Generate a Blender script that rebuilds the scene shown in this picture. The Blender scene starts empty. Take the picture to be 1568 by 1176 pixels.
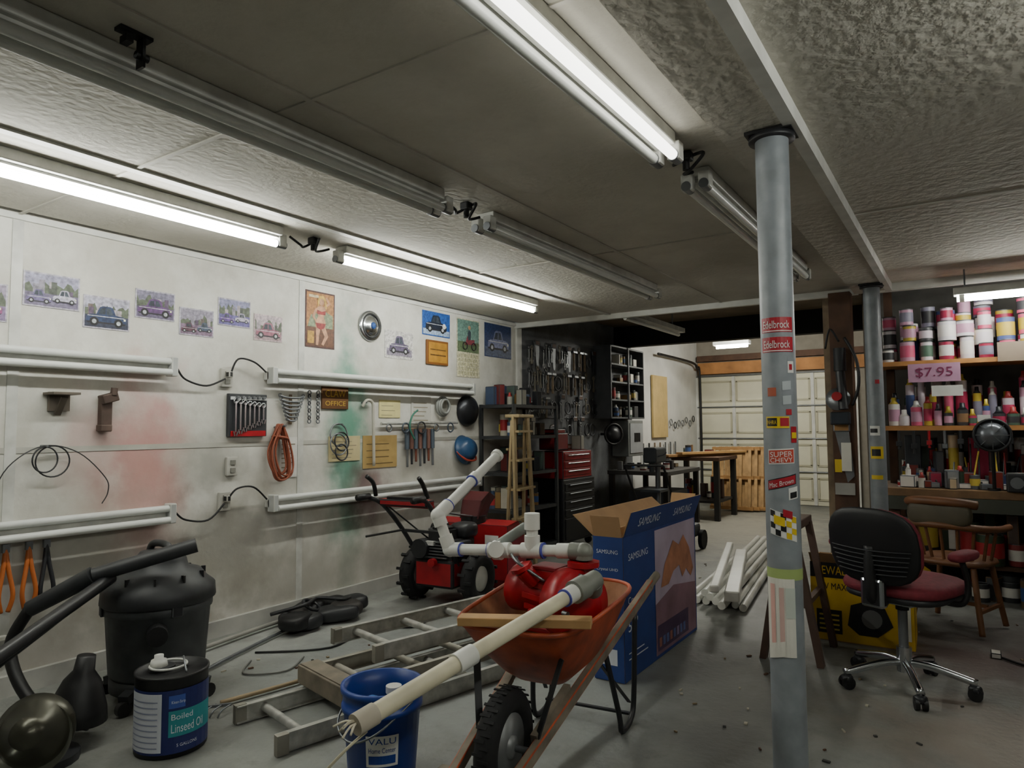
import bpy, bmesh, math, random
from mathutils import Matrix, Vector
random.seed(7)
V=Vector
def hx(h):
    h=h.lstrip('#'); c=[int(h[i:i+2],16)/255 for i in (0,2,4)]
    return tuple((x/12.92 if x<=0.04045 else ((x+0.055)/1.055)**2.4) for x in c)
MC={}
def M(h,rough=0.6,metal=0.0,var=0.12,scale=8.0,bump=0.0,emit=0,name=None):
    key=(h,rough,metal,var,scale,bump,emit)
    if key in MC: return MC[key]
    c=hx(h)
    m=bpy.data.materials.new(name or 'mat_'+h.strip('#'))
    m.use_nodes=True; nt=m.node_tree; b=nt.nodes['Principled BSDF']
    b.inputs['Roughness'].default_value=rough; b.inputs['Metallic'].default_value=metal
    if emit:
        b.inputs['Base Color'].default_value=(*c,1)
        b.inputs['Emission Color'].default_value=(*c,1); b.inputs['Emission Strength'].default_value=emit
    else:
        tc=nt.nodes.new('ShaderNodeTexCoord'); n=nt.nodes.new('ShaderNodeTexNoise')
        n.inputs['Scale'].default_value=scale; n.inputs['Detail'].default_value=5
        nt.links.new(tc.outputs['Object'],n.inputs['Vector'])
        r=nt.nodes.new('ShaderNodeValToRGB')
        r.color_ramp.elements[0].position=.3; r.color_ramp.elements[1].position=.7
        r.color_ramp.elements[0].color=(*[x*(1-var) for x in c],1)
        r.color_ramp.elements[1].color=(*[min(1,x*(1+var*.6)) for x in c],1)
        nt.links.new(n.outputs['Fac'],r.inputs[0]); nt.links.new(r.outputs[0],b.inputs['Base Color'])
        if bump:
            bp=nt.nodes.new('ShaderNodeBump'); bp.inputs['Strength'].default_value=bump; bp.inputs['Distance'].default_value=.01
            nt.links.new(n.outputs['Fac'],bp.inputs['Height']); nt.links.new(bp.outputs[0],b.inputs['Normal'])
    MC[key]=m
    return m
def spots_mat(name,base,base2,scale,bumpscale,bump,spots,rough=.7,contrast=(.35,.7),grit=None):
    m=bpy.data.materials.new(name); m.use_nodes=True; nt=m.node_tree; b=nt.nodes['Principled BSDF']; L=nt.links.new
    b.inputs['Roughness'].default_value=rough
    tc=nt.nodes.new('ShaderNodeTexCoord')
    n=nt.nodes.new('ShaderNodeTexNoise'); n.inputs['Scale'].default_value=scale; n.inputs['Detail'].default_value=8; n.inputs['Roughness'].default_value=.65
    L(tc.outputs['Object'],n.inputs['Vector'])
    r=nt.nodes.new('ShaderNodeValToRGB'); r.color_ramp.elements[0].position=contrast[0]; r.color_ramp.elements[1].position=contrast[1]
    r.color_ramp.elements[0].color=(*hx(base2),1); r.color_ramp.elements[1].color=(*hx(base),1)
    L(n.outputs['Fac'],r.inputs[0]); col=r.outputs[0]
    n2=nt.nodes.new('ShaderNodeTexNoise'); n2.inputs['Scale'].default_value=5; n2.inputs['Detail'].default_value=5
    L(tc.outputs['Object'],n2.inputs['Vector'])
    for (p,sc,h,st) in spots:
        mp=nt.nodes.new('ShaderNodeVectorMath'); mp.operation='SUBTRACT'; L(tc.outputs['Object'],mp.inputs[0]); mp.inputs[1].default_value=p
        ms=nt.nodes.new('ShaderNodeVectorMath'); ms.operation='DIVIDE'; L(mp.outputs[0],ms.inputs[0]); ms.inputs[1].default_value=sc
        ln=nt.nodes.new('ShaderNodeVectorMath'); ln.operation='LENGTH'; L(ms.outputs[0],ln.inputs[0])
        ad=nt.nodes.new('ShaderNodeMath'); ad.operation='ADD'; L(ln.outputs['Value'],ad.inputs[0])
        mm=nt.nodes.new('ShaderNodeMath'); mm.operation='MULTIPLY_ADD'; L(n2.outputs['Fac'],mm.inputs[0]); mm.inputs[1].default_value=1.4; mm.inputs[2].default_value=-.8
        L(mm.outputs[0],ad.inputs[1])
        mr=nt.nodes.new('ShaderNodeMapRange'); mr.interpolation_type='SMOOTHSTEP'
        mr.inputs['From Min'].default_value=0.1; mr.inputs['From Max'].default_value=1.1; mr.inputs['To Min'].default_value=st; mr.inputs['To Max'].default_value=0
        L(ad.outputs[0],mr.inputs['Value'])
        mx=nt.nodes.new('ShaderNodeMix'); mx.data_type='RGBA'; L(mr.outputs[0],mx.inputs['Factor']); L(col,mx.inputs['A']); mx.inputs['B'].default_value=(*hx(h),1)
        col=mx.outputs['Result']
    if grit:
        n4=nt.nodes.new('ShaderNodeTexNoise'); n4.inputs['Scale'].default_value=grit[0]; n4.inputs['Detail'].default_value=10; n4.inputs['Roughness'].default_value=.8
        L(tc.outputs['Object'],n4.inputs['Vector'])
        mr=nt.nodes.new('ShaderNodeMapRange'); mr.inputs['From Min'].default_value=.54; mr.inputs['From Max'].default_value=.72; mr.inputs['To Max'].default_value=grit[2]; L(n4.outputs['Fac'],mr.inputs['Value'])
        mx=nt.nodes.new('ShaderNodeMix'); mx.data_type='RGBA'; L(mr.outputs[0],mx.inputs['Factor']); L(col,mx.inputs['A']); mx.inputs['B'].default_value=(*hx(grit[1]),1); col=mx.outputs['Result']
    L(col,b.inputs['Base Color'])
    if bump:
        n3=nt.nodes.new('ShaderNodeTexNoise'); n3.inputs['Scale'].default_value=bumpscale; n3.inputs['Detail'].default_value=4
        L(tc.outputs['Object'],n3.inputs['Vector'])
        bp=nt.nodes.new('ShaderNodeBump'); bp.inputs['Strength'].default_value=bump; bp.inputs['Distance'].default_value=.02
        L(n3.outputs['Fac'],bp.inputs['Height']); L(bp.outputs[0],b.inputs['Normal'])
    return m

class B:
    def __init__(s,name,loc=(0,0,0),rz=0):
        s.name=name; s.bm=bmesh.new(); s.mats=[]; s.loc=V(loc); s.rz=rz; s.fr=None
    def mi(s,m):
        if m not in s.mats: s.mats.append(m)
        return s.mats.index(m)
    def faces(s,vs,fs,m,smooth=False):
        bv=[s.bm.verts.new(v) for v in vs]; k=s.mi(m)
        out=[]
        for f in fs:
            try:
                fc=s.bm.faces.new([bv[i] for i in f]); fc.material_index=k; fc.smooth=smooth; out.append(fc)
            except ValueError: pass
        return bv,out
    def box(s,c,d,m,rot=None,bev=0):
        x,y,z=[q/2 for q in d]; c=V(c)
        R=rot if isinstance(rot,Matrix) else (Matrix.Rotation(rot[2],3,'Z')@Matrix.Rotation(rot[1],3,'Y')@Matrix.Rotation(rot[0],3,'X') if rot else Matrix.Identity(3))
        vs=[c+R@V((a*x,b*y,e*z)) for a,b,e in [(-1,-1,-1),(1,-1,-1),(1,1,-1),(-1,1,-1),(-1,-1,1),(1,-1,1),(1,1,1),(-1,1,1)]]
        bv,fs=s.faces(vs,[(0,3,2,1),(4,5,6,7),(0,1,5,4),(1,2,6,5),(2,3,7,6),(3,0,4,7)],m)
        if bev:
            es=list({e for f in fs for e in f.edges})
            bmesh.ops.bevel(s.bm,geom=es,offset=bev,segments=2,affect='EDGES',profile=.5)
        return s
    def bar(s,p1,p2,w,h,m,up=(0,0,1),bev=0):
        p1=V(p1);p2=V(p2);d=p2-p1;L=d.length;y=d/L;x=y.cross(V(up))
        if x.length<1e-4: x=y.cross(V((1,0,0)))
        x.normalize();z=x.cross(y)
        s.box((p1+p2)/2,(w,L,h),m,Matrix((x,y,z)).transposed(),bev); return s
    def ring(s,c,x,y,r,seg): return [c+x*(r*math.cos(2*math.pi*i/seg))+y*(r*math.sin(2*math.pi*i/seg)) for i in range(seg)]
    def cyl(s,p1,p2,r,m,r2=None,seg=16,caps=True):
        p1=V(p1);p2=V(p2);r2=r if r2 is None else r2
        d=(p2-p1).normalized(); x=d.orthogonal().normalized(); y=d.cross(x)
        vs=s.ring(p1,x,y,r,seg)+s.ring(p2,x,y,r2,seg)
        s.faces(vs,[(i,(i+1)%seg,seg+(i+1)%seg,seg+i) for i in range(seg)],m,True)
        if caps:
            s.faces(s.ring(p1,x,y,r,seg),[tuple(reversed(range(seg)))],m); s.faces(s.ring(p2,x,y,r2,seg),[tuple(range(seg))],m)
        return s
    def tube(s,pts,r,m,seg=8,sub=6,closed=False):
        P=[V(p) for p in pts]
        if sub>1 and len(P)>2:
            Q=[];n=len(P)
            rng=n if closed else n-1
            for i in range(rng):
                if closed: a,b_,c,d=P[(i-1)%n],P[i],P[(i+1)%n],P[(i+2)%n]
                else: a,b_,c,d=P[max(i-1,0)],P[i],P[i+1],P[min(i+2,n-1)]
                for k in range(sub):
                    t=k/sub; Q.append(.5*((2*b_)+(c-a)*t+(2*a-5*b_+4*c-d)*t*t+(3*b_-a-3*c+d)*t**3))
            if not closed: Q.append(P[-1])
            P=Q
        n=len(P); prev=None; vs=[]
        for i in range(n):
            if closed: t=(P[(i+1)%n]-P[i-1])
            else: t=P[min(i+1,n-1)]-P[max(i-1,0)]
            if t.length<1e-7: t=V((0,0,1))
            t.normalize()
            x=t.orthogonal().normalized() if prev is None else (prev-t*prev.dot(t)).normalized()
            prev=x; y=t.cross(x); vs+=s.ring(P[i],x,y,r,seg)
        fs=[]
        for i in range(n if closed else n-1):
            j=(i+1)%n
            for k in range(seg): fs.append((i*seg+k,i*seg+(k+1)%seg,j*seg+(k+1)%seg,j*seg+k))
        if not closed: fs+=[tuple(reversed(range(seg))),tuple(range((n-1)*seg,n*seg))]
        s.faces(vs,fs,m,True); return s
    def loft(s,rings,m,cap0=True,cap1=True,smooth=True):
        n=len(rings[0]); vs=[v for r in rings for v in r]; fs=[]
        for i in range(len(rings)-1):
            for k in range(n): fs.append((i*n+k,i*n+(k+1)%n,(i+1)*n+(k+1)%n,(i+1)*n+k))
        if cap0: fs.append(tuple(reversed(range(n))))
        if cap1: fs.append(tuple(range((len(rings)-1)*n,len(rings)*n)))
        s.faces(vs,fs,m,smooth); return s
    def lathe(s,prof,m,o=(0,0,0),ax=(0,0,1),seg=28,cap0=True,cap1=True,smooth=True):
        o=V(o);d=V(ax).normalized();x=d.orthogonal().normalized();y=d.cross(x)
        s.loft([s.ring(o+d*z,x,y,max(r,1e-4),seg) for r,z in prof],m,cap0,cap1,smooth); return s
    def sell(s,c,r,m,e=.5,e2=None,rot=None,nu=20,nv=12):
        e2=e if e2 is None else e2; c=V(c)
        R=(Matrix.Rotation(rot[2],3,'Z')@Matrix.Rotation(rot[1],3,'Y')@Matrix.Rotation(rot[0],3,'X')) if rot else Matrix.Identity(3)
        pw=lambda v,k:math.copysign(abs(v)**k,v)
        rings=[]
        for j in range(nv+1):
            ph=-math.pi/2+math.pi*j/nv; cp=max(pw(math.cos(ph),e2),1e-3); sp=pw(math.sin(ph),e2)
            rings.append([c+R@V((r[0]*cp*pw(math.cos(2*math.pi*i/nu),e),r[1]*cp*pw(math.sin(2*math.pi*i/nu),e),r[2]*sp)) for i in range(nu)])
        s.loft(rings,m); return s
    def torus(s,c,R,r,m,n=(0,0,1),seg=28,rs=8,sy=1):
        d=V(n).normalized();x=d.orthogonal().normalized();y=d.cross(x);c=V(c)
        pts=[c+x*(R*math.cos(2*math.pi*i/seg))+y*(R*sy*math.sin(2*math.pi*i/seg)) for i in range(seg)]
        s.tube(pts,r,m,rs,1,True); return s
    def extr(s,pts,vec,m):
        P=[V(p) for p in pts];n=len(P);vec=V(vec)
        s.faces(P+[p+vec for p in P],[tuple(reversed(range(n))),tuple(range(n,2*n))]+[(i,(i+1)%n,n+(i+1)%n,n+i) for i in range(n)],m); return s
    def frame(s,O,X,Y): s.fr=(V(O),V(X).normalized(),V(Y).normalized()); s.N=s.fr[1].cross(s.fr[2]); return s
    def pt(s,a,b,k): return s.fr[0]+s.fr[1]*a+s.fr[2]*b+s.N*k
    def poly(s,pts,m,k): s.faces([s.pt(a,b,k) for a,b in pts],[tuple(range(len(pts)))],m); return s
    def rect(s,a,b,w,h,m,k): return s.poly([(a,b),(a+w,b),(a+w,b+h),(a,b+h)],m,k)
    def disc(s,a,b,r,m,k,sy=1,seg=18): return s.poly([(a+r*math.cos(2*math.pi*i/seg),b+r*sy*math.sin(2*math.pi*i/seg)) for i in range(seg)],m,k)
    def text(s,body,a,b,w,h,m,k,fn=None):
        cu=bpy.data.curves.new('t','FONT'); cu.body=body; cu.align_x='LEFT'; cu.resolution_u=4
        ob=bpy.data.objects.new('t',cu); bpy.context.collection.objects.link(ob)
        bpy.context.view_layer.update()
        me=bpy.data.meshes.new_from_object(ob.evaluated_get(bpy.context.evaluated_depsgraph_get()))
        xs=[v.co.x for v in me.vertices]; ys=[v.co.y for v in me.vertices]
        if xs:
            x0,x1,y0,y1=min(xs),max(xs),min(ys),max(ys)
            vs=[]
            for v in me.vertices:
                aa=a+(v.co.x-x0)/(x1-x0)*w; bb=b+(v.co.y-y0)/(y1-y0)*h
                vs.append(fn(aa,bb,k) if fn else s.pt(aa,bb,k))
            s.faces(vs,[tuple(p.vertices) for p in me.polygons],m)
        bpy.data.objects.remove(ob); bpy.data.meshes.remove(me); bpy.data.curves.remove(cu)
        return s
    def done(s):
        me=bpy.data.meshes.new(s.name); s.bm.normal_update(); s.bm.to_mesh(me); s.bm.free()
        for m in s.mats: me.materials.append(m)
        o=bpy.data.objects.new(s.name,me); o.location=s.loc; o.rotation_euler=(0,0,s.rz)
        bpy.context.collection.objects.link(o); return o

# ---------- palette
white=M('#d3d3cd',.5,0,.15); black=M('#141416',.5); blk2=M('#26272a',.45); chrome=M('#c8ccd0',.18,1,.05); alu=M('#c0c0ba',.4,.55,.3,20); steel=M('#7c7f82',.4,.7,.2)
pvc=M('#e0e0d9',.35,0,.1); red=M('#a3121f',.35,0,.25,14); wood=M('#a67c4b',.65,0,.3,6); wood2=M('#85735c',.75,0,.4,7); dwood=M('#523826',.7,0,.35,7); oldw=M('#7e7566',.8,0,.4,9)
enamel=M('#c6c6c0',.4,0,.2,10); tubeoff=M('#d4d6d2',.3,0,.08); lit=M('#f4f6ee',.5,emit=74,name='tube_lit'); litdim=M('#f4f3ea',.5,emit=6,name='tube_lit_worn'); litg=M('#f6f4e8',.5,emit=260,name='tube_lit_garage'); cordm=M('#141416',.6,name='cord')
greyp=M('#80868b',.42,0,.2,14); paper=M('#d8d6cc',.8,0,.08)

# ---------- room
wallm=spots_mat('wall_paint','#e2e1da','#bdbab0',2.2,25,.08,[
 ((-4,2.22,1.05),(.8,.3,.7),'#b97a76',.75),((-4,3.78,1.15),(.8,.24,1.1),'#2f7f68',.85),((-4,3.98,.78),(.8,.32,.3),'#5e3238',.8),
 ((-4,2.75,.5),(.8,.55,.4),'#77746c',.75),((-4,2.62,1.08),(.8,.28,.22),'#85837a',.7),((-4,1.75,.6),(.8,.8,.5),'#928f84',.55),((-4,3.3,.25),(.8,1.4,.3),'#9b978b',.65),
 ((-4,1.9,1.2),(.8,.2,.35),'#b08580',.5),((-4,5.0,.8),(.8,.6,.4),'#96948b',.55),((-4,1.5,.1),(.8,1.6,.4),'#857f74',.65),((-4,2.1,2.2),(.8,.3,.4),'#b3ae a2'.replace(' ',''),.5),((-4,5.9,1.2),(.8,.2,1.2),'#a09e95',.5),((-4,3.25,1.1),(.8,.2,.3),'#9c9a92',.5),((-4,4.4,1.05),(.8,.3,.3),'#a5a299',.5),((-4,4.8,.3),(.8,1.2,.3),'#97938a',.55)],.6,grit=(9,'#a19d92',.35))
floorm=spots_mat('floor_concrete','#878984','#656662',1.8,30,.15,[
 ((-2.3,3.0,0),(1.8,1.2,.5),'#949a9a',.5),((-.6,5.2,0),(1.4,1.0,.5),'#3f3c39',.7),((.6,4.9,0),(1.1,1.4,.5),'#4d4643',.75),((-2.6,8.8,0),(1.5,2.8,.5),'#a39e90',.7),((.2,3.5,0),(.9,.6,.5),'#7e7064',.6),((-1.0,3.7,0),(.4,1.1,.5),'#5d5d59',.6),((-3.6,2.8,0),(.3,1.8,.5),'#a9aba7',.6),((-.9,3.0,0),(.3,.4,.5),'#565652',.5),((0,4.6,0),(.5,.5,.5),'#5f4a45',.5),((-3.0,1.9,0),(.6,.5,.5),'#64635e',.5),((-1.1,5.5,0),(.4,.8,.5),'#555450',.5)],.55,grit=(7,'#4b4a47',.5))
ceilm=spots_mat('ceiling_paint','#cdc9be','#b1ada1',1.0,30,.28,[],.8,grit=(3,'#a09b8f',.3))
ceilr=spots_mat('ceiling_texture_paint','#cdc9be','#b5b1a5',1.0,20,.65,[],.8)
greywall=spots_mat('wall_grey_paint','#74777a','#4e5052',2.2,25,.1,[],.7)
def slabW(name,c,d,m): B(name).box(c,d,m).done()
slabW('floor',(-.2,4.6,-.05),(8.4,15.2,.1),floorm)
slabW('wall_left',(-4.05,1.6,1.3),(.1,9.2,2.6),wallm)
slabW('wall_left_workshop',(-4.05,7.7,1.4),(.1,3.0,2.8),greywall)
slabW('wall_left_garage',(-4.05,10.65,1.4),(.1,2.9,2.8),M('#dcdcd7',.7,0,.12,3))
slabW('wall_front',(0,-3.05,1.3),(8.2,.1,2.6),M('#bdbdb8',.7))
slabW('wall_right',(4.05,2,1.3),(.1,10.2,2.6),M('#a5a5a0',.7))
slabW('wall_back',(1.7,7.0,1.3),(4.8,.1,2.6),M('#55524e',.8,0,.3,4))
slabW('wall_partition',(-.72,9.6,1.4),(.1,5.1,2.8),M('#7d7568',.8))
slabW('wall_door_surround',(-2.35,12.15,1.4),(3.3,.1,2.8),M('#8a8478',.8))
slabW('ceiling',(-2.32,1.55,2.45),(3.2,9.3,.1),ceilm)
slabW('ceiling_right',(1.7,1.55,2.45),(4.84,9.3,.1),ceilr)
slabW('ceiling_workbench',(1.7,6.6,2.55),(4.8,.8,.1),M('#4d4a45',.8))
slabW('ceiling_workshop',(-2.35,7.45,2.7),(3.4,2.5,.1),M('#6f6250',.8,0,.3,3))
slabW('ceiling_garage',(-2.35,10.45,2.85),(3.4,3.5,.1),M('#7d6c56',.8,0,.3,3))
slabW('trim_header',(-2.35,6.17,2.385),(3.3,.05,.07),white)
slabW('trim_header_right',(1.7,6.12,2.38),(4.5,.06,.08),white)
slabW('beam_garage',(-2.35,8.7,2.55),(3.3,.14,.36),M('#1b1a1a',.8))
slabW('beam_header_face',(-2.35,6.23,2.52),(3.3,.06,.24),M('#39332c',.8))
slabW('beam_ceiling',(-.61,1.55,2.385),(.22,9.2,.07),ceilr)
slabW('trim_beam',(-.475,1.55,2.37),(.045,9.2,.06),white)
t=B('trim_ceiling'); seam=M('#bab6ac',.7,0,.1)
t.box((-2.90,1.55,2.396),(.045,9.2,.012),white); t.box((-1.80,1.55,2.398),(.022,9.2,.008),seam)
for y in (1.52,3.95): t.box((-2.35,y,2.398),(3.3,.016,.007),seam); t.box((1.7,y+.03,2.398),(4.3,.02,.007),seam)
t.done()
t=B('trim_wall_left')
for y in (1.52,3.32): t.box((-3.997,y,1.2),(.006,.05,2.4),enamel)
t.box((-3.995,6.21,1.2),(.03,.09,2.4),white)
t.box((-3.99,1.6,2.385),(.02,9.2,.03),white); t.box((-3.998,1.6,1.2),(.004,9.2,.03),M('#b0aea5')); t.done()
B('baseboard_left').box((-3.985,1.6,.05),(.03,9.2,.1),M('#aaa9a3',.6,0,.35,3)).done()

# garage door
d=B('door_garage'); cream=M('#dcd9c2',.6,0,.1,3); cr2=M('#b9b59c',.6,0,.1,3)
X0,X1=-3.98,-1.45; H=2.16/4
for i in range(4):
    z=i*H
    d.box(((X0+X1)/2,12.07,z+H/2),(X1-X0,.04,H-.012),cream,bev=.004)
    for j in range(4):
        w=(X1-X0)/4; cx=X0+w*(j+.5)
        for dx,dz,sx,sz in ((0,H/2-.1,w-.08,.03),(0,-(H/2-.1),w-.08,.03),(-(w/2-.05),0,.03,H-.2),((w/2-.05),0,.03,H-.2)):
            d.box((cx+dx,12.045,z+H/2+dz),(sx,.016,sz),cr2)
    d.cyl((X0,12.03,z+H),(X1,12.03,z+H),.012,steel)
for j in (0,1,2,3,4): d.box((X0+(X1-X0)*j/4,12.04,1.08),(.05,.02,2.14),white)
d.done()
B('trim_door_header').box((-2.35,12.05,2.3),(3.2,.08,.2),M('#b07a45',.7,0,.35,4)).box((-2.35,12.0,2.47),(3.2,.1,.1),dwood).done()
B('door_track').tube([(-3.9,11.95,.05),(-3.9,11.95,2.1),(-3.9,11.8,2.3),(-3.9,11.5,2.38),(-3.9,10,2.4)],.02,black).done()

# ---------- lamps
def ceil_fix(name,x,y0,y1,lits,both=True):
    f=B(name)
    f.box((x,(y0+y1)/2,2.374),(.10,y1-y0-.1,.05),enamel,bev=.006)
    f.box((x,(y0+y1)/2,2.344),(.05,y1-y0-.12,.012),enamel)
    offs=(-.035,.04) if both else (0,)
    for o,l in zip(offs,lits):
        f.cyl((x+o,y0+.05,2.31),(x+o,y1-.05,2.31),.019,l or tubeoff,seg=10)
        for y in (y0+.03,y1-.03):
            f.box((x+o,y,2.33),(.05,.05,.07),enamel,bev=.006); f.cyl((x+o,y-.03,2.31),(x+o,y+.03,2.31),.021,steel)
    return f.done()
ceil_fix('fluorescent_ceiling_light',-3.12,.1,2.47,(lit,),False)
ceil_fix('fluorescent_ceiling_light',-3.12,2.83,5.15,(lit,),False)
ceil_fix('fluorescent_ceiling_light',-2.02,.1,2.5,(0,0))
ceil_fix('fluorescent_ceiling_light',-2.02,2.79,5.12,(0,0))
ceil_fix('fluorescent_ceiling_light',-.92,.1,2.5,(0,litdim))
ceil_fix('fluorescent_ceiling_light',-.92,2.8,5.05,(0,0))
ceil_fix('fluorescent_ceiling_light',.75,.2,2.5,(lit,),False)
f=B('fluorescent_workshop_light'); f.box((-2.75,6.95,2.40),(.12,1.6,.05),enamel).cyl((-2.75,6.2,2.35),(-2.75,7.7,2.35),.019,tubeoff)
for y in (6.4,7.5): f.cyl((-2.75,y,2.42),(-2.75,y,2.65),.008,steel)
f.done()
for (gx,gy,gz,gl) in ((-2.76,9.9,2.42,.22),(-2.3,9.2,2.60,.5)):  # second entry is an added lamp, hidden behind the beam, brightening the garage
    f=B('garage_light_seen_and_added'); f.box((gx,gy,gz+.05),(2*gl+.06,.14,.05),enamel).cyl((gx-gl,gy,gz),(gx+gl,gy,gz),.02,litg,seg=10)
    for s_ in (-1,1): f.cyl((gx+s_*gl*.8,gy,gz+.07),(gx+s_*gl*.8,gy,2.8),.008,steel)
    f.done()
f=B('fluorescent_workbench_light'); f.box((.6,5.85,2.24),(1.3,.12,.05),enamel,bev=.005).cyl((-.03,5.85,2.19),(1.23,5.85,2.19),.02,lit,seg=10)
for x in (0,1.2): f.box((x,5.85,2.20),(.03,.06,.06),enamel); f.cyl((x+.02,5.85,2.26),(x+.02,5.85,2.4),.006,steel)
f.done()
for x in (-3.12,-2.02,-.92):
    c=B('light_power_cord')
    c.tube([(x,2.5,2.37),(x+.03,2.55,2.33),(x-.02,2.62,2.34),(x+.05,2.66,2.38),(x+.1,2.62,2.36),(x+.03,2.66,2.32),(x-.02,2.74,2.34),(x,2.79,2.36)],.007,cordm)
    c.box((x+.02,2.65,2.375),(.05,.045,.04),cordm,bev=.008).cyl((x+.02,2.65,2.36),(x+.02,2.65,2.32),.014,cordm).done()
B('ceiling_bracket').box((-1.89,.98,2.394),(.035,.09,.01),black).box((-1.89,1.0,2.35),(.035,.008,.09),black).cyl((-1.89,.985,2.34),(-1.89,1.02,2.34),.011,black).box((-1.89,.96,2.37),(.035,.02,.02),black).done()

def wall_fix(y0,y1,z):
    f=B('fluorescent_shop_light')
    f.box((-3.965,(y0+y1)/2,z),(.055,y1-y0,.06),enamel,bev=.006)
    for dz,dx in ((.03,0.0),(-.035,0.015)):
        f.cyl((-3.915+dx,y0+.04,z+dz),(-3.915+dx,y1-.04,z+dz),.02,tubeoff,seg=12)
    for y in (y0+.02,y1-.02,):
        f.box((-3.925,y,z),(.07,.04,.115),M('#aeb0ae',.4),bev=.006)
    f.done()
wall_fix(0,2.33,1.67); wall_fix(3.0,5.3,1.66); wall_fix(0,2.34,.81); wall_fix(3.02,5.4,.80)
def outlet(y,z,cord=None):
    o=B('power_outlet'); o.box((-3.985,y,z),(.026,.08,.12),M('#b4b2aa',.5),bev=.005).box((-3.968,y,z+.025),(.006,.035,.03),M('#77766f')).box((-3.968,y,z-.025),(.006,.035,.03),M('#77766f'))
    if cord:
        o.box((-3.95,y,z+.02),(.04,.03,.04),cordm,bev=.006).tube(cord,.006,cordm)
    o.done()
outlet(2.71,1.63,[(-3.94,2.71,1.65),(-3.92,2.75,1.75),(-3.92,2.87,1.74),(-3.94,2.98,1.68)])
outlet(2.71,.84,[(-3.94,2.71,.86),(-3.92,2.76,.92),(-3.92,2.88,.92),(-3.94,3.0,.83)])
outlet(2.76,1.06); outlet(1.50,.24)
B('light_power_cord').tube([(-3.92,2.34,1.66),(-3.93,2.4,1.6),(-3.95,2.55,1.57),(-3.95,2.68,1.62)],.006,cordm).done()
B('light_power_cord').tube([(-3.92,2.35,.81),(-3.93,2.42,.76),(-3.95,2.58,.74),(-3.95,2.69,.83)],.006,cordm).done()

# ---------- posters
flat=lambda h:M(h,.55,0,.5,55)
def wframe(b,y0,z0,off=-3.998): b.frame((off,y0,z0),(0,1,0),(0,0,1))
def car(b,a,c,w,h,col,k):
    P=lambda l:[(a+x*w,c+y*h) for x,y in l]
    b.poly(P([(0,.2),(.02,.45),(.1,.52),(.25,.55),(.33,.88),(.4,.94),(.6,.94),(.66,.88),(.73,.57),(.93,.52),(1,.42),(1,.2)]),flat(col),k)
    b.poly(P([(.3,.56),(.36,.84),(.47,.86),(.47,.56)]),flat('#2b3440'),k+.0006); b.poly(P([(.5,.56),(.5,.86),(.59,.86),(.67,.56)]),flat('#3b4450'),k+.0006)
    b.poly(P([(.0,.2),(1,.2),(.95,.12),(.05,.12)]),flat('#26242c'),k-.0002)
    for x in (.2,.8):
        b.disc(a+x*w,c+.2*h,.11*w,black,k+.0006); b.disc(a+x*w,c+.2*h,.055*w,flat('#b8bcc2'),k+.0012)
    b.rect(a+.93*w,c+.34*h,.05*w,.1*h,flat('#e8e6c8'),k+.0006); b.rect(a+.04*w,c+.44*h,.9*w,.03*h,flat('#d8d8dc'),k+.0006)
def poster(y0,z0,y1,z1,sky,gnd,carc,border='#b5b0bd',trees='#57604f',n=1):
    b=B('car_photo_print'); w=y1-y0; h=z1-z0; wframe(b,y0,z0)
    b.box((-3.9965,(y0+y1)/2,(z0+z1)/2),(.002,w,h),flat(border))
    b.rect(.008,.008,w-.016,h-.016,flat(sky),.0035)
    b.rect(.008,.008,w-.016,(h-.016)*.4,flat(gnd),.0045)
    pts=[(.008,h*.38)]
    for i in range(15): pts.append((.008+(w-.016)*i/14,h*(.5+.35*random.random())))
    pts.append((w-.008,h*.38)); b.poly(pts,flat(trees),.004)
    for i in range(6):
        x=w*random.uniform(.05,.8); b.rect(x,h*.40,w*.1,h*random.uniform(.12,.4),flat(random.choice(['#8d8795','#6d5f5a','#4b5048','#a59aa0','#5a4a62'])),.0046+.0001*i)
    for i in range(n):
        ww=(w*.9)/n; car(b,w*.05+i*ww,h*.08+(.06*h if i%2 else 0),ww*.97,min(h*.66,ww*.66),carc[i%len(carc)],.006+.002*i)
    b.done()
poster(1.19,1.84,1.485,2.03,'#8e8398','#7f6b90',['#8a4573'])
poster(1.55,1.94,1.82,2.12,'#9794ad','#6e6580',['#6a5f8a','#b8b3c8'],n=2)
poster(1.84,1.86,2.09,2.04,'#a9a6b8','#34364a',['#2c3a5c'])
poster(2.12,1.95,2.36,2.12,'#7a758b','#675d78',['#5f3f70'])
poster(2.39,1.88,2.62,2.05,'#938c9e','#7f6880',['#5c3848','#45536b'],n=2)
poster(2.65,1.97,2.89,2.15,'#8887ab','#665d9c',['#653f94','#b8b0c8'],n=2)
poster(2.92,1.90,3.15,2.08,'#b9a9af','#a0878d',['#935a6c'],border='#c5b3b5')
b=B('pinup_poster'); b.box((-3.9965,3.49,2.105),(.002,.28,.42),flat('#4a2a26')); wframe(b,3.35,1.895,-3.9965)
b.rect(.012,.012,.256,.396,flat('#a8733f'),.002); b.rect(.012,.012,.256,.14,flat('#5f3b26'),.003); b.poly([(.02,.15),(.26,.14),(.26,.25),(.18,.28),(.05,.24)],flat('#7d8a6a'),.0025)
sk=M('#c18f6c',.5,0,.35,30)
b.poly([(.095,.15),(.185,.15),(.19,.19),(.172,.235),(.19,.275),(.185,.305),(.15,.318),(.11,.305),(.108,.27),(.118,.235),(.09,.19)],sk,.004)
b.poly([(.095,.155),(.14,.155),(.128,.09),(.12,.02),(.098,.02),(.1,.09)],sk,.0045); b.poly([(.14,.155),(.187,.155),(.215,.09),(.17,.02),(.15,.028),(.18,.09)],sk,.0045)
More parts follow.
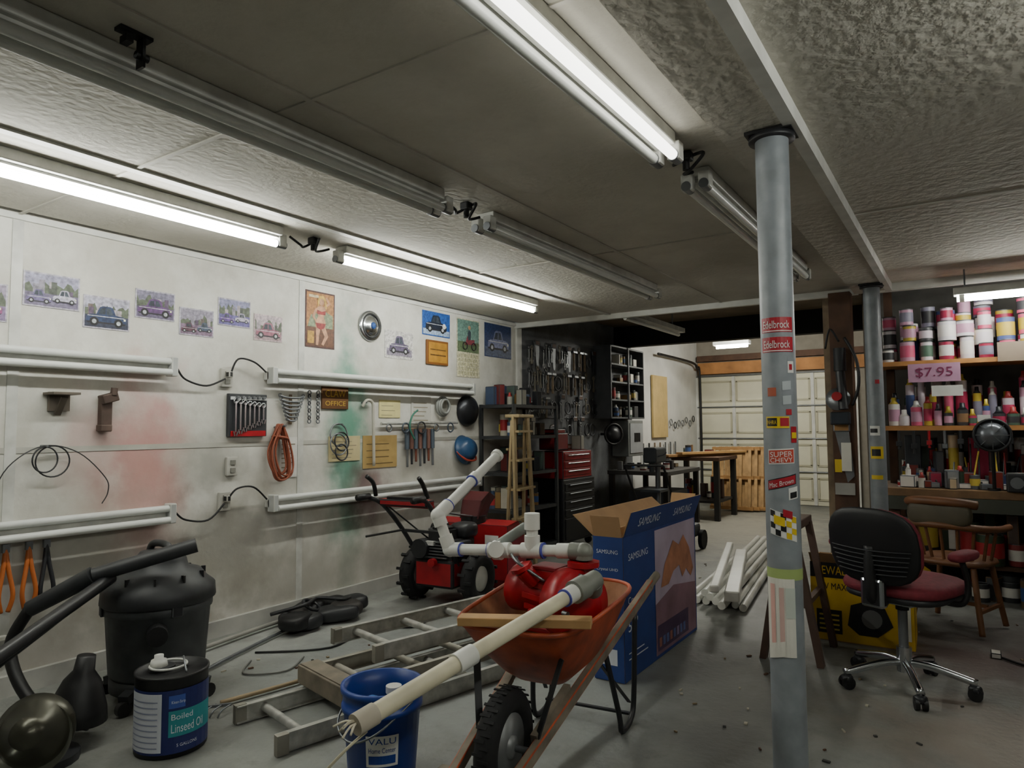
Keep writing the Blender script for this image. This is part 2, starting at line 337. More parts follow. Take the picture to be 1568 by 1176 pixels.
b.poly([(.112,.3),(.09,.29),(.06,.23),(.1,.18),(.11,.19),(.082,.232),(.105,.27)],sk,.0045)
b.disc(.148,.348,.024,sk,.005,1.25); b.poly([(.112,.305),(.11,.355),(.13,.39),(.165,.395),(.19,.365),(.2,.3),(.182,.3),(.175,.35),(.16,.368),(.135,.365),(.125,.33)],flat('#c8a24a'),.0055)
b.poly([(.108,.25),(.186,.25),(.188,.283),(.15,.272),(.108,.283)],flat('#8f2a2a'),.0055); b.poly([(.092,.185),(.19,.185),(.175,.15),(.14,.135),(.105,.15)],flat('#8f2a2a'),.0055)
b.poly([(.18,.3),(.235,.34),(.2,.385),(.185,.378),(.21,.342),(.172,.315)],sk,.005); b.rect(.02,.03,.06,.09,flat('#b48a32'),.0045); b.rect(.03,.37,.09,.02,flat('#d9c9a0'),.0045).done()
b=B('truck_photo_print'); b.box((-3.9965,4.35,2.0),(.002,.35,.235),flat('#d0cdca')); wframe(b,4.175,1.885)
b.rect(.02,.02,.31,.06,flat('#8a8292'),.0035); car(b,.05,.03,.25,.17,'#5f5470',.005); b.done()
b=B('blue_car_poster'); b.box((-3.9965,4.84,2.235),(.002,.39,.22),flat('#2457a5')); wframe(b,4.645,2.125)
b.rect(.01,.01,.37,.05,flat('#9db3cf'),.0035); car(b,.04,.03,.3,.17,'#0e1c33',.005); b.disc(.3,.1,.025,flat('#e9e9e0'),.0075); b.done()
b=B('wooden_plaque'); b.box((-3.987,4.84,1.975),(.02,.3,.22),M('#7a4a12',.5),bev=.005); wframe(b,4.69,1.865,-3.976); b.rect(.02,.02,.26,.18,M('#b07f2a',.4,0,.3,12),.001).rect(.04,.08,.22,.012,flat('#5c3a10'),.002).rect(.04,.13,.22,.01,flat('#5c3a10'),.002).done()
b=B('calendar'); b.box((-3.9965,5.32,2.06),(.002,.36,.56),flat('#cfcbb0')); wframe(b,5.14,1.78)
b.rect(.01,.24,.34,.31,flat('#6d8f86'),.0035).rect(.01,.24,.34,.1,flat('#5a6c4c'),.004)
b.torus((-3.988,5.26,2.08),.035,.005,black,(1,0,0),seg=16,rs=6).torus((-3.988,5.4,2.08),.035,.005,black,(1,0,0),seg=16,rs=6).poly([(.12,.31),(.28,.32),(.27,.37),(.2,.36),(.16,.4)],flat('#7f3540'),.008)
b.poly([(.17,.36),(.21,.36),(.215,.44),(.18,.46),(.16,.42)],flat('#33414a'),.009); b.disc(.19,.48,.02,sk,.009)
for i in range(5):
    for j in range(7): b.rect(.02+j*.046,.02+i*.042,.038,.034,flat('#b9b593'),.0035)
b.done()
b=B('blue_car_poster'); b.box((-3.9965,5.83,2.18),(.002,.48,.34),flat('#2c3f6b')); wframe(b,5.59,2.01); b.rect(.01,.01,.46,.09,flat('#56607a'),.0035); car(b,.05,.05,.38,.24,'#7b80a4',.005); b.done()
b=B('chrome_hubcap'); b.lathe([(.125,0),(.125,.012),(.11,.022),(.085,.014),(.07,.03),(.04,.04),(.0,.045)],chrome,(-3.995,4.0,2.12),(1,0,0)); b.torus((-3.98,4,2.12),.095,.01,black,(1,0,0)).lathe([(.03,.04),(.02,.052),(0,.054)],M('#2a4f8f'),(-3.995,4,2.12),(1,0,0)); b.done()

# ---------- wall tools
def wrench(b,x,y,z,L,m,s=1):
    b.bar((x,y,z),(x,y,z-L),.012*s,.006,m,up=(1,0,0))
    b.torus((x,y,z),.014*s,.005*s,m,(1,0,0),seg=12,rs=5)
    b.box((x,y-.011*s,z-L-.01*s),(.008,.009*s,.03*s),m,rot=(.3,0,0)); b.box((x,y+.011*s,z-L-.01*s),(.008,.009*s,.03*s),m,rot=(-.3,0,0))
b=B('wrench_set_rack'); b.box((-3.98,2.865,1.39),(.03,.29,.28),M('#2e3034',.5),bev=.005); b.box((-3.962,2.865,1.27),(.01,.26,.035),red); b.box((-3.962,2.865,1.5),(.01,.27,.02),M('#c9cbcc'))
for i in range(7): wrench(b,-3.95,2.76+i*.035,1.48-.004*i,.2-.017*i,chrome)
for i in range(6): b.cyl((-3.96,2.77+i*.04,1.505),(-3.935,2.77+i*.04,1.505),.01,steel)
b.done()
b=B('hanging_open_wrenches')
for i in range(7):
    z=1.52-i*.027; w=.2-i*.021; b.tube([(-3.97,3.22-w/2,z+.01),(-3.96,3.22-w/4,z-.003),(-3.96,3.22+w/4,z-.003),(-3.97,3.22+w/2,z+.01)],.007,steel)
    b.torus((-3.97,3.22-w/2,z+.012),.012,.004,steel,(1,0,0),12,5); b.torus((-3.97,3.22+w/2,z+.012),.012,.004,steel,(1,0,0),12,5)
b.bar((-3.985,3.22,1.54),(-3.985,3.22,1.33),.02,.01,wood2,up=(1,0,0)).done()
b=B('hanging_chain_row')
for yy in (3.38,3.46):
    for i in range(9): b.torus((-3.975,yy,1.56-i*.026),.014,.005,black if i%2 else steel,(1,.3*(i%2),0),10,5)
b.done()
b=B('claw_sign'); b.box((-3.99,3.635,1.53),(.015,.26,.17),M('#5d3b17',.7,0,.3),bev=.003); wframe(b,3.505,1.445,-3.982); b.text('CLAW',.03,.09,.2,.05,M('#b9962f'),.001); b.text('OFFICE',.03,.025,.2,.035,M('#b9962f'),.001).done()
b=B('extension_cord_coil'); cor=M('#8c4a33',.6)
for i in range(9):
    dy=random.uniform(-.025,.025); dz=random.uniform(-.03,.02); x=-3.975+.008*i
    b.tube([(x,3.09+dy*.3,1.31),(x,3.03+dy,1.15),(x+.01,3.06+dy,1.0+dz),(x+.01,3.12+dy,.97+dz),(x+.01,3.17+dy,1.02+dz),(x,3.16+dy,1.16),(x,3.11+dy*.3,1.31)],.006,cor,closed=True)
b.cyl((-4,3.10,1.31),(-3.88,3.10,1.32),.008,steel).torus((-3.94,3.10,1.24),.05,.008,cor,(0,.2,1),14,6).done()
def note(y0,z0,y1,z1,c,lines=5,name='pinned_paper_note',lc='#8b8470'):
    b=B(name); b.box((-3.994,(y0+y1)/2,(z0+z1)/2),(.003,y1-y0,z1-z0),M(c,.85,0,.12,10)); wframe(b,y0,z0,-3.9925)
    for i in range(lines): b.rect((y1-y0)*.1,(z1-z0)*(.12+.8*i/lines),(y1-y0)*random.uniform(.5,.8),(z1-z0)*.03,M(lc),.001)
    b.done()
note(3.14,.96,3.29,1.24,'#d8d6d0',7); note(3.58,1.05,3.9,1.24,'#bdb086',5); note(3.93,.98,4.32,1.24,'#a58a55',4,'cardboard_sheet','#6d5a38'); note(4.11,1.385,4.36,1.53,'#d3c98f',3,'funny_sign'); note(4.50,1.29,4.76,1.57,'#c5c3bb',6)
b=B('metal_cane_hook'); b.tube([(-3.97,3.90,1.47),(-3.95,3.93,1.52),(-3.95,3.99,1.50),(-3.95,4.0,1.4),(-3.96,4.02,1.0)],.012,M('#b9b5a8',.4)).cyl((-4,3.92,1.5),(-3.94,3.92,1.5),.006,steel).done()
b=B('hanging_cable_loops')
for i,(y,z,r) in enumerate(((3.66,1.25,.085),(3.68,1.2,.07),(3.64,1.18,.08),(3.66,1.12,.06))): b.torus((-3.97+.01*i,y,z),r,.006,blk2 if i%2 else steel,(1,0,.1),24,6)
b.cyl((-4,3.66,1.33),(-3.93,3.66,1.33),.006,steel).done()
b=B('hanging_hole_saws')
for i in range(7):
    y=4.41+i*.055; b.tube([(-3.97,y,1.29),(-3.96,y,1.15),(-3.96,y+.005,.97+.02*(i%3))],.010,[steel,blk2,M('#6b3a2a')][i%3]); b.cyl((-3.96,y,1.29),(-3.96,y,1.12),.02,[M('#4a5560'),M('#6a4a40')][i%2])
b.bar((-3.98,4.38,1.29),(-3.98,4.80,1.29),.02,.02,wood2).done()
b=B('tool_hanging_bar'); b.cyl((-3.96,4.1,1.335),(-3.96,5.1,1.345),.012,alu)
for i in range(5): b.torus((-3.93,4.16+.2*i,1.30),.03+.01*(i%3),.007,[steel,M('#3c4650'),blk2][i%3],(1,0,0),16,5)
b.tube([(-3.92,4.5,1.45),(-3.92,4.43,1.4),(-3.92,4.4,1.3),(-3.92,4.46,1.2)],.008,M('#2f6a5a')).done()
b=B('hose_coil')
for i in range(3): b.torus((-3.97+.015*i,4.9,1.49),.085-.012*i,.011,M('#8b8d8a',.5),(1,0,0))
b.done()
B('hanging_wok').lathe([(.15,0),(.15,.01),(.13,.05),(.08,.085),(0,.1)],M('#35363a',.35,.7),(-3.99,5.28,1.46),(1,0,0)).done()
B('hard_hat').lathe([(.14,0),(.12,.01),(.115,.05),(.08,.1),(0,.12)],M('#27496f',.35),(-3.96,5.2,1.09),(1,0,.2)).tube([(-3.96,5.08,1.08),(-3.88,5.14,1.0),(-3.88,5.28,1.0),(-3.96,5.33,1.08)],.01,M('#9c3a2a')).done()
b=B('shelf_bracket'); rust=M('#6a6259',.6,.5,.3)
b.box((-3.985,1.73,1.45),(.02,.1,.1),rust).box((-3.93,1.72,1.49),(.12,.13,.012),rust).bar((-3.975,1.72,1.38),(-3.9,1.72,1.47),.03,.01,rust).done()
rs2=M('#5c4c44',.6,.4,.4)
b=B('pipe_clamp'); b.box((-3.975,1.96,1.39),(.04,.06,.2),rs2,bev=.004).box((-3.95,1.965,1.475),(.06,.085,.05),rs2,rot=(.3,0,0),bev=.006).box((-3.95,1.945,1.31),(.06,.06,.035),rs2,bev=.005).cyl((-3.93,1.98,1.49),(-3.93,1.985,1.53),.018,rs2).done()
b=B('hanging_wire_loops'); b.tube([(-3.97,1.42,.93),(-3.96,1.5,1.12),(-3.95,1.65,1.22),(-3.95,1.82,1.18),(-3.95,1.96,1.04),(-3.96,1.98,.96),(-3.96,1.95,.90)],.003,blk2).torus((-3.96,1.7,1.14),.08,.004,blk2,(1,0,0)).torus((-3.95,1.66,1.15),.065,.004,blk2,(1,.2,0)).cyl((-4,1.66,1.22),(-3.93,1.66,1.22),.006,steel).done()
b=B('bolt_cutters'); org=M('#b5622a',.5)
for y,c in ((1.50,org),(1.60,org),(1.68,blk2)):
    for s_ in (-1,1): b.tube([(-3.95,y,.72),(-3.94,y+.012*s_,.62),(-3.93,y+.03*s_,.5),(-3.94,y+.015*s_,.42)],.011,c)
    b.box((-3.95,y,.725),(.02,.03,.04),steel)
b.done()
B('floor_conduit').tube([(-3.6,1.2,.03),(-3.75,2.3,.03),(-3.85,3.0,.03),(-3.88,3.6,.03)],.014,M('#8c8a84',.5)).tube([(-3.3,1.9,.02),(-3.5,2.4,.02),(-3.7,3.0,.02),(-3.85,3.4,.02)],.01,steel).done()

# ---------- poles
stR=M('#a01c2c',.4,0,.05); stW=M('#d8d8d4',.4,0,.05); stY=M('#d2b52e',.4,0,.05); stK=M('#1c1c1e',.4,0,.05)
def pole(name,x,y):
    b=B(name,(x,y,0)); b.cyl((0,0,.012),(0,0,2.34),.057,greyp,seg=32)
    b.box((0,0,2.342),(.16,.13,.012),black).lathe([(.078,2.318),(.08,2.322),(.078,2.336)],blk2).box((0,0,.006),(.18,.18,.012),steel)
    return b
p=pole('support_pole',-.55,2.55)
A0=math.atan2(-2.55,.55)
def onp(a,z,k,off=0):
    an=A0+off+a/.057; r=.057+k; return V((r*math.cos(an),r*math.sin(an),z))
def stick(x0,z0,w,h,m,k=.0012,skew=0):
    n=10; vs=[];fs=[]
    for i in range(n+1):
        a=x0+w*i/n; dz=skew*(a-x0)
        vs+= [onp(a,z0+dz,k),onp(a,z0+h+dz,k)]
    for i in range(n): fs.append((2*i,2*i+2,2*i+3,2*i+1))
    p.faces(vs,fs,m)
def ptext(t,x,z,w,h,m,k=.0026,skew=0): p.text(t,x,z,w,h,m,k,fn=lambda a,b_,kk:onp(a,b_+skew*(a-x),kk))
for z in (1.622,1.553):
    stick(-.06,z,.115,.052,stR); ptext('Edelbrock',-.05,z+.014,.09,.026,stW); stick(-.055,z+.003,.105,.003,stW,.002)
stick(.03,1.48,.025,.04,stW); stick(.035,1.49,.012,.02,stR,.002)
stick(-.05,1.29,.08,.04,stY); stick(-.045,1.297,.035,.028,stK,.002); stick(0,1.297,.028,.028,stR,.002); ptext('NHRA',-.042,1.303,.03,.014,stY,.003)
stick(.035,1.24,.025,.055,stR,.0015); stick(.037,1.255,.02,.02,stY,.0025); stick(.02,1.335,.02,.02,stR,.0015)
stick(-.045,1.165,.09,.052,stW,.0012,.05); stick(-.042,1.169,.084,.044,M('#b8402e'),.002,.05); ptext('SUPER',-.036,1.19,.072,.018,stW,.003,.05); ptext('CHEVY',-.036,1.171,.072,.016,stW,.003,.05)
stick(-.05,1.075,.1,.035,stK,.0012,.25); stick(-.048,1.078,.094,.029,stR,.002,.25); ptext('Mac Brown',-.042,1.084,.08,.016,stW,.003,.25)
stick(.02,1.045,.035,.04,stW,.0015,.2); stick(.025,1.05,.025,.02,stK,.0025,.2)
stick(-.045,.93,.09,.085,stW,.0012,-.3)
for i in range(5):
    for j in range(4):
        if (i+j)%2: stick(-.043+i*.0175,.932+j*.02-.3*i*.0175,.0172,.02,stK if i<3 else stY,.002,-.3)
stick(-.03,.965,.035,.03,stY,.003,-.3); stick(.0,.99,.03,.025,stR,.003,-.3)
p.cyl((0,0,.775),(0,0,.812),.0578,M('#9db06a',.6),seg=32,caps=False)
stick(-.07,.52,.1,.26,paper,.0022); stick(-.052,.56,.018,.2,M('#d8aaa0'),.0032); stick(-.02,.53,.015,.22,M('#c8a8a0'),.0032); stick(-.065,.505,.06,.05,paper,.004,.3); stick(0.0,.65,.03,.1,M('#bfc6bd'),.0034)
for z in (1.42,1.37): stick(.01,z,.03,.03,M('#a9b0b4'),.0015,.1)
stick(-.04,1.40,.03,.03,M('#a9563e'),.0015)
p.done()
p2=pole('support_pole',-.565,5.77); p=p2; A0=math.atan2(-5.77,.565)
stick(-.05,1.05,.09,.09,stY); stick(-.04,1.07,.06,.05,stK,.002); stick(-.05,1.22,.07,.07,stW); stick(-.045,1.24,.05,.03,stK,.002); stick(0,1.6,.03,.03,stR); stick(-.05,.9,.08,.03,stY); p.done()
b=B('wooden_post'); b.box((-.82,6.07,1.18),(.16,.14,2.35),dwood,bev=.004).box((-.93,6.1,1.18),(.05,.05,2.3),wood2).done()
b=B('angle_grinder'); b.cyl((-.82,5.93,1.72),(-.80,5.9,1.42),.035,blk2).cyl((-.82,5.93,1.9),(-.82,5.93,1.72),.045,M('#1e2023')).lathe([(.09,0),(.09,.006),(.02,.012)],steel,(-.84,5.92,1.5),(0,-1,.2)).cyl((-.84,5.9,1.52),(-.84,5.84,1.52),.035,red).tube([(-.78,5.92,1.98),(-.70,5.9,1.8),(-.69,5.9,1.6),(-.74,5.92,1.45)],.012,black).tube([(-.82,5.92,1.95),(-.88,5.9,2.05),(-.92,5.92,1.9)],.008,black).box((-.83,5.93,1.35),(.14,.08,.1),M('#1d2530'),bev=.01).done()
b=B('hanging_hand_saw'); b.extr([(-.88,5.975,1.25),(-.78,5.975,1.25),(-.75,5.975,.9),(-.8,5.975,.85)],(0,.006,0),steel).box((-.83,5.975,1.28),(.12,.02,.07),wood,bev=.01).done()
b=B('paper_tags'); b.box((-.80,5.955,1.05),(.07,.004,.22),paper).box((-.86,5.955,.98),(.05,.004,.1),stY).box((-.82,5.975,.80),(.14,.02,.09),M('#9b9a94')).done()

# ---------- wheelbarrow
RZ=math.radians(7)
b=B('wheelbarrow',(-1.43,2.42,0),RZ); orange=M('#b04c28',.5,0,.5,7,.15); inner=M('#946748',.75,0,.55,8,.25); rubber=M('#19191b',.8,0,.2,30)
def rr(cx,cy,hw,hl,z,n=32,e=.45,tf=1.0,dz=0):
    pw=lambda v,k:math.copysign(abs(v)**k,v); out=[]
    for i in range(n):
        t=2*math.pi*i/n; yy=pw(math.sin(t),e); xx=pw(math.cos(t),e); w=hw*(1+(tf-1)*(1-yy)/2)
        out.append(V((cx+xx*w,cy+yy*hl,z+dz*(-yy))))
    return out
b.loft([rr(0,.04,.12,.16,.335),rr(0,.04,.18,.23,.38,tf=.95),rr(0,.02,.26,.34,.50,tf=.92,dz=-.01),rr(0,0,.32,.425,.62,tf=.88,dz=-.02)],orange,True,False)
b.loft([rr(0,.04,.11,.15,.347),rr(0,.04,.17,.22,.39,tf=.95),rr(0,.02,.252,.332,.505,tf=.92,dz=-.01),rr(0,0,.315,.42,.622,tf=.88,dz=-.02)],inner,True,False)
b.tube(rr(0,0,.322,.428,.625,tf=.88,dz=-.02),.010,orange,8,1,True)
for s_ in (-1,1):
    b.bar((s_*.12,-.62,.16),(s_*.25,.84,.56),.036,.045,oldw,bev=.005)
    b.cyl((s_*.245,.80,.55),(s_*.26,.93,.585),.022,oldw)
    b.tube([(s_*.19,.25,.37),(s_*.23,.32,.1),(s_*.23,.36,.016),(s_*.23,.50,.016),(s_*.23,.56,.1),(s_*.23,.60,.47)],.014,blk2)
    b.bar((s_*.12,-.4,.24),(s_*.14,-.1,.33),.03,.03,oldw)
    b.bar((s_*.125,-.4,.22),(s_*.2,-.3,.50),.03,.006,blk2); b.bar((s_*.17,.2,.35),(s_*.23,.48,.10),.02,.006,blk2)
b.bar((-.23,.48,.05),(.23,.48,.05),.02,.01,blk2)
b.cyl((-.13,-.42,.205),(.13,-.42,.205),.012,steel)
b.bar((-.18,-.62,.155),(.18,-.62,.155),.05,.05,oldw)
b.torus((0,-.42,.205),.155,.048,rubber,(1,0,0),36,12)
for i in range(60):
    a=2*math.pi*i/60; b.box((.012*(1 if i%2 else -1),-.42+.201*math.cos(a),.205+.201*math.sin(a)),(.045,.010,.004),rubber,rot=(a+math.pi/2,0,0))
hub=M('#7d7f80',.45,.5)
for s_ in (-1,1): b.lathe([(.115,-.03),(.11,.0),(.04,-.01),(.04,.04),(0.01,.05)],hub,(0.0,-.42,.205),(s_,0,0))
o=b.done(); o.scale=(.86,.9,.97)
b=B('red_water_pump',(-1.37,2.41,.065),RZ-.15)
b.lathe([(.07,-.07),(.10,-.065),(.135,-.05),(.14,0),(.135,.045),(.08,.06),(.06,.09)],red,(.07,0,.55),(1,-.35,.05),seg=32)
b.lathe([(.06,0),(.075,.04),(.075,.16),(.09,.18),(.10,.24),(.075,.25)],red,(0.01,.02,.56),(-1,.2,.05),seg=24)
for i in range(10):
    a=2*math.pi*i/10; b.bar((-.03,.02+.078*math.cos(a),.56+.078*math.sin(a)),(-.15,.045+.078*math.cos(a),.566+.078*math.sin(a)),.008,.02,red)
for i in range(8):
    a=2*math.pi*i/8; b.cyl((.10,-.02+.115*math.cos(a),.55+.115*math.sin(a)),(.125,-.03+.115*math.cos(a),.55+.115*math.sin(a)),.01,steel,seg=6)
b.box((-.06,.03,.645),(.11,.1,.05),red,bev=.006).box((-.06,.03,.675),(.12,.11,.01),M('#7d0f1a'))
b.cyl((.08,.03,.62),(.09,.04,.70),.045,red).cyl((.09,.04,.69),(.09,.04,.71),.065,red,seg=8)
b.cyl((-.1,-.02,.62),(-.13,-.06,.67),.035,red).cyl((-.13,-.06,.67),(-.135,-.065,.685),.045,red,seg=6)
b.box((.0,.02,.45),(.24,.18,.03),M('#7d0f1a'),bev=.01).box((0.06,.02,.48),(.04,.16,.07),red,bev=.008).box((-.1,.02,.48),(.04,.14,.07),red,bev=.008)
b.tube([(-.16,.06,.6),(-.22,.0,.71),(-.14,-.08,.70),(-.04,-.04,.63)],.006,steel).done()
b=B('pvc_pipe_assembly')
J=[(-1.95,2.83,1.16),(-1.94,2.36,.92),(-1.89,2.38,.775),(-1.33,2.44,.81)]
R=.023
for i in range(3): b.cyl(J[i],J[i+1],R,pvc,seg=18)
def coup(p,q,t0,t1,r=.031,m=pvc):
    p=V(p);q=V(q); b.cyl(p.lerp(q,t0),p.lerp(q,t1),r,m,seg=18)
coup(J[0],J[1],-.02,.02); coup(J[0],J[1],.38,.45,.03); coup(J[0],J[1],.85,1.0,.03); coup(J[1],J[2],0,.3,.03); coup(J[1],J[2],.6,1,.03); coup(J[2],J[3],0,.1,.03)
for j in (J[1],J[2]): b.sell(j,(.032,.032,.032),pvc,1)
blue=M('#4a4fae',.5)
coup(J[0],J[1],.45,.46,.0305,blue); coup(J[2],J[3],.10,.107,.0305,blue); coup(J[0],J[1],.84,.85,.0305,blue); coup(J[2],J[3],.345,.352,.032,blue)
coup(J[2],J[3],.35,.52,.032); coup(J[2],J[3],.39,.45,.040); coup(J[2],J[3],.62,.78,.032); coup(J[2],J[3],.785,.795,.033,blue); coup(J[2],J[3],.9,1.0,.03)
t=V(J[2]).lerp(V(J[3]),.70); b.cyl(t,t+V((0,0,.06)),.032,pvc,seg=18).cyl(t+V((0,0,.05)),t+V((0,0,.13)),.024,pvc,seg=18); b.cyl(t+V((0,0,.085)),t+V((0,0,.15)),.032,pvc,seg=18)
t=V(J[2]).lerp(V(J[3]),.42); b.cyl(t,t+V((.02,-.045,.01)),.033,pvc,seg=18).cyl(t+V((.0,.0,.02)),t+V((.06,.12,.085)),.022,M('#7f8580',.5),seg=14)
gr=M('#85877f',.5,.3)
b.cyl(J[3],(-1.28,2.445,.81),.035,gr,seg=14).sell((-1.275,2.445,.81),(.037,.037,.037),gr,1).cyl((-1.275,2.445,.81),(-1.275,2.445,.782),.035,gr,seg=14)
b.done()
b=B('long_pvc_pipe'); cr=M('#d5ceb2',.45,0,.2)
E0=(-1.15,2.27,.745);E1=(-1.31,1.28,.56)
b.cyl(E0,E1,.024,cr,seg=20)
coup(E0,E1,-.02,.05,.034,gr); coup(E0,E1,.05,.11,.041,gr); coup(E0,E1,.11,.16,.030,pvc); coup(E0,E1,.6,.67,.030,pvc); coup(E0,E1,.95,1.01,.028,M('#b9b1a0',.8)); coup(E0,E1,.16,.165,.031,blue)
b.cyl((-1.15,2.27,.745),(-1.18,2.33,.70),.036,gr,seg=14)
e=V(E1)
for i in range(6):
    q=e+V((random.uniform(-.05,.03),random.uniform(-.07,-.02),random.uniform(-.05,.02))); b.tube([e,e.lerp(q,.5)+V((0,0,.01)),q],.003,M('#cfc8b4',.9),5,3)
b.tube([e+V((0,.03,-.03)),e+V((-.02,-.02,-.06)),e+V((-.07,-.05,-.12))],.004,cr,5,3)
b.done()
B('wood_plank').bar((-1.53,1.98,.622),(-1.10,2.16,.632),.065,.03,M('#b08a5a',.7,0,.3,6),bev=.003).done()

# ---------- TV box
b=B('television_box'); navy=M('#284080',.55,0,.1); brown=M('#a88660',.8,0,.12); W0,Wx,Y0,Y1,HB=-1.66,-1.50,3.30,4.40,.73
b.box(((W0+Wx)/2,(Y0+Y1)/2,.01),(Wx-W0,Y1-Y0,.01),brown)
for x in (W0,Wx): b.box((x,(Y0+Y1)/2,HB/2+.003),(.008,Y1-Y0,HB),brown)
for y in (Y0,Y1): b.box(((W0+Wx)/2,y,HB/2+.003),(Wx-W0,.008,HB),brown)
b.frame((Wx+.004,Y0-.004,.004),(0,1,0),(0,0,1)); Lb=Y1-Y0+.008
b.rect(0,0,Lb,HB,navy,.0015)
b.rect(.42,.02,Lb-.44,HB-.04,M('#c0b0c4',.5,0,.25,3),.003); b.poly([(.42,.3),(.7,.36),(Lb-.02,.31),(Lb-.02,.02),(.42,.02)],M('#8b6a78',.5,0,.35,4),.004)
b.poly([(.50,.38),(.56,.50),(.62,.55),(.7,.62),(.8,.58),(.88,.63),(.98,.54),(1.05,.40),(1.0,.36),(.92,.42),(.85,.38),(.8,.46),(.7,.44),(.62,.38)],M('#b97f62',.5,0,.4,9),.005)
b.rect(.44,.04,.5,.14,M('#4e3a58',.5,0,.3,6),.0055)
for i in range(8): b.rect(.46+.055*i,.06,.035,.05,M(random.choice(['#8a7a9a','#a06a5a','#5a6a9a'])),.0065)
wt=M('#dfe3ea',.5); b.text('SAMSUNG',.06,.60,.26,.035,wt,.003); b.text('Crystal UHD',.05,.37,.3,.045,wt,.003); b.text('50"',.05,.24,.12,.06,wt,.003); b.rect(.05,.10,.25,.006,wt,.003); b.rect(.05,.13,.2,.006,wt,.003)
b.frame((W0-.004,Y0-.004,.004),(1,0,0),(0,0,1)); b.rect(0,0,Wx-W0+.008,HB,navy,.0015); b.text('SAMSUNG',.02,.64,.12,.02,wt,.003); b.text('Crystal UHD',.02,.55,.12,.018,wt,.003); b.rect(.02,.08,.11,.08,wt,.003); b.text('50',.03,.45,.07,.05,wt,.003)
b.extr([(Wx+.004,Y0,HB),(Wx+.004,Y1,HB),(Wx+.05,Y1,HB+.13),(Wx+.05,Y0,HB+.13)],(-.006,0,0),brown)
def fp(a,t): return V((Wx+.007+.046*t,Y0+a,HB+.13*t))
b.faces([fp(0,0),fp(Y1-Y0,0),fp(Y1-Y0,1),fp(0,1)],[(0,1,2,3)],navy)
for a in (.14,.66): b.text('SAMSUNG',a,.32,.3,.35,wt,.002,fn=lambda a,t_,k:fp(a,t_)+V((.003,0,0)))
b.extr([(W0,Y0,HB),(W0,Y1,HB),(W0-.12,Y1,HB+.1),(W0-.12,Y0,HB+.1)],(-.006,0,0),brown)
b.extr([(W0,Y0,HB),(Wx,Y0,HB),(Wx,Y0-.04,HB+.11),(W0,Y0-.04,HB+.11)],(0,-.006,0),brown)
b.extr([(W0,Y1,HB),(Wx,Y1,HB),(Wx,Y1+.05,HB+.13),(W0,Y1+.05,HB+.13)],(0,-.006,0),brown)
b.box((-1.58,3.7,.62),(.1,.5,.05),M('#d7d7d2'),bev=.01).done()

# ---------- yellow box
b=B('yellow_tool_carton',(-.58,4.82,0),math.radians(2)); yel=M('#d6af26',.5,0,.15,5); BH=.46
for x in (-.27,.27): b.box((x,0,BH/2),(.008,.38,BH),brown)
for y in (-.19,.19): b.box((0,y,BH/2),(.54,.008,BH),brown)
b.box((0,0,.01),(.54,.38,.01),brown); b.frame((-.274,-.194,.005),(1,0,0),(0,0,1)); b.rect(0,0,.548,BH,yel,.0015); b.rect(0,.37,.548,.09,stK,.003)
b.text('DEWALT',.03,.39,.2,.05,yel,.004); b.text('20V MAX',.04,.30,.16,.04,stK,.004); b.poly([(.2,.1),(.22,.22),(.3,.25),(.4,.22),(.44,.12),(.36,.05),(.26,.05)],stK,.004); b.disc(.33,.15,.055,M('#6e6e6e'),.005); b.rect(.03,.04,.14,.14,stK,.003); b.rect(.47,.05,.06,.2,M('#e2dfd0'),.003); b.disc(.38,.29,.03,M('#3d3d3d'),.005)
for i in range(4): b.rect(.045,.06+.028*i,.11,.01,M('#c9b24a'),.004)
b.frame((.274,-.19,.005),(0,1,0),(0,0,1)); b.rect(0,0,.38,BH,yel,.0015); b.rect(0,.37,.38,.09,stK,.003)
b.extr([(-.27,-.19,BH+.005),(.27,-.19,BH+.005),(.27,-.26,BH+.07),(-.27,-.26,BH+.07)],(0,-.006,0),brown); b.extr([(.27,-.19,BH+.005),(.27,.17,BH+.005),(.36,.17,BH-.06),(.36,-.19,BH-.06)],(0,0,.006),yel)
b.sell((0,0,BH-.02),(.2,.15,.07),M('#b7a27c'),.7).done()
b=B('sawhorse',(-.86,4.30,0)); sh=M('#5a463c',.6,.2,.25)
b.box((0,0,.73),(.08,.54,.05),sh,bev=.005)
for s_ in (-1,1):
    for yy in (-.21,.21): b.bar((s_*.03,yy,.72),(s_*.15,yy,.0),.05,.035,sh)
    b.bar((s_*.08,-.23,.32),(s_*.08,.23,.32),.03,.03,sh)
b.done()

# ---------- office chair
b=B('office_chair',(-.31,4.00,0),math.radians(-22)); mar=M('#762430',.75,0,.2,40,.1)
for i in range(5):
    a=2*math.pi*i/5+.35; dx,dy=math.cos(a),math.sin(a)
    b.tube([(0.02*dx,.02*dy,.125),(.12*dx,.12*dy,.12),(.30*dx,.30*dy,.078)],.019,chrome,8)
    b.cyl((.29*dx,.29*dy,.08),(.29*dx,.29*dy,.05),.01,steel)
    for s_ in (-1,1): b.cyl((.29*dx-dy*.008*s_,.29*dy+dx*.008*s_,.031),(.29*dx-dy*.026*s_,.29*dy+dx*.026*s_,.031),.031,black,seg=16)
    b.sell((.29*dx,.29*dy,.05),(.028,.028,.02),blk2,.8)
b.cyl((0,0,.08),(0,0,.2),.035,chrome).cyl((0,0,.2),(0,0,.42),.022,steel).cyl((0,0,.38),(0,0,.44),.03,black)
b.box((0,0,.44),(.22,.26,.03),black,bev=.008)
b.sell((0,.03,.465),(.235,.24,.03),blk2,.6,.6); b.sell((0,.03,.505),(.25,.255,.05),mar,.65,.7)
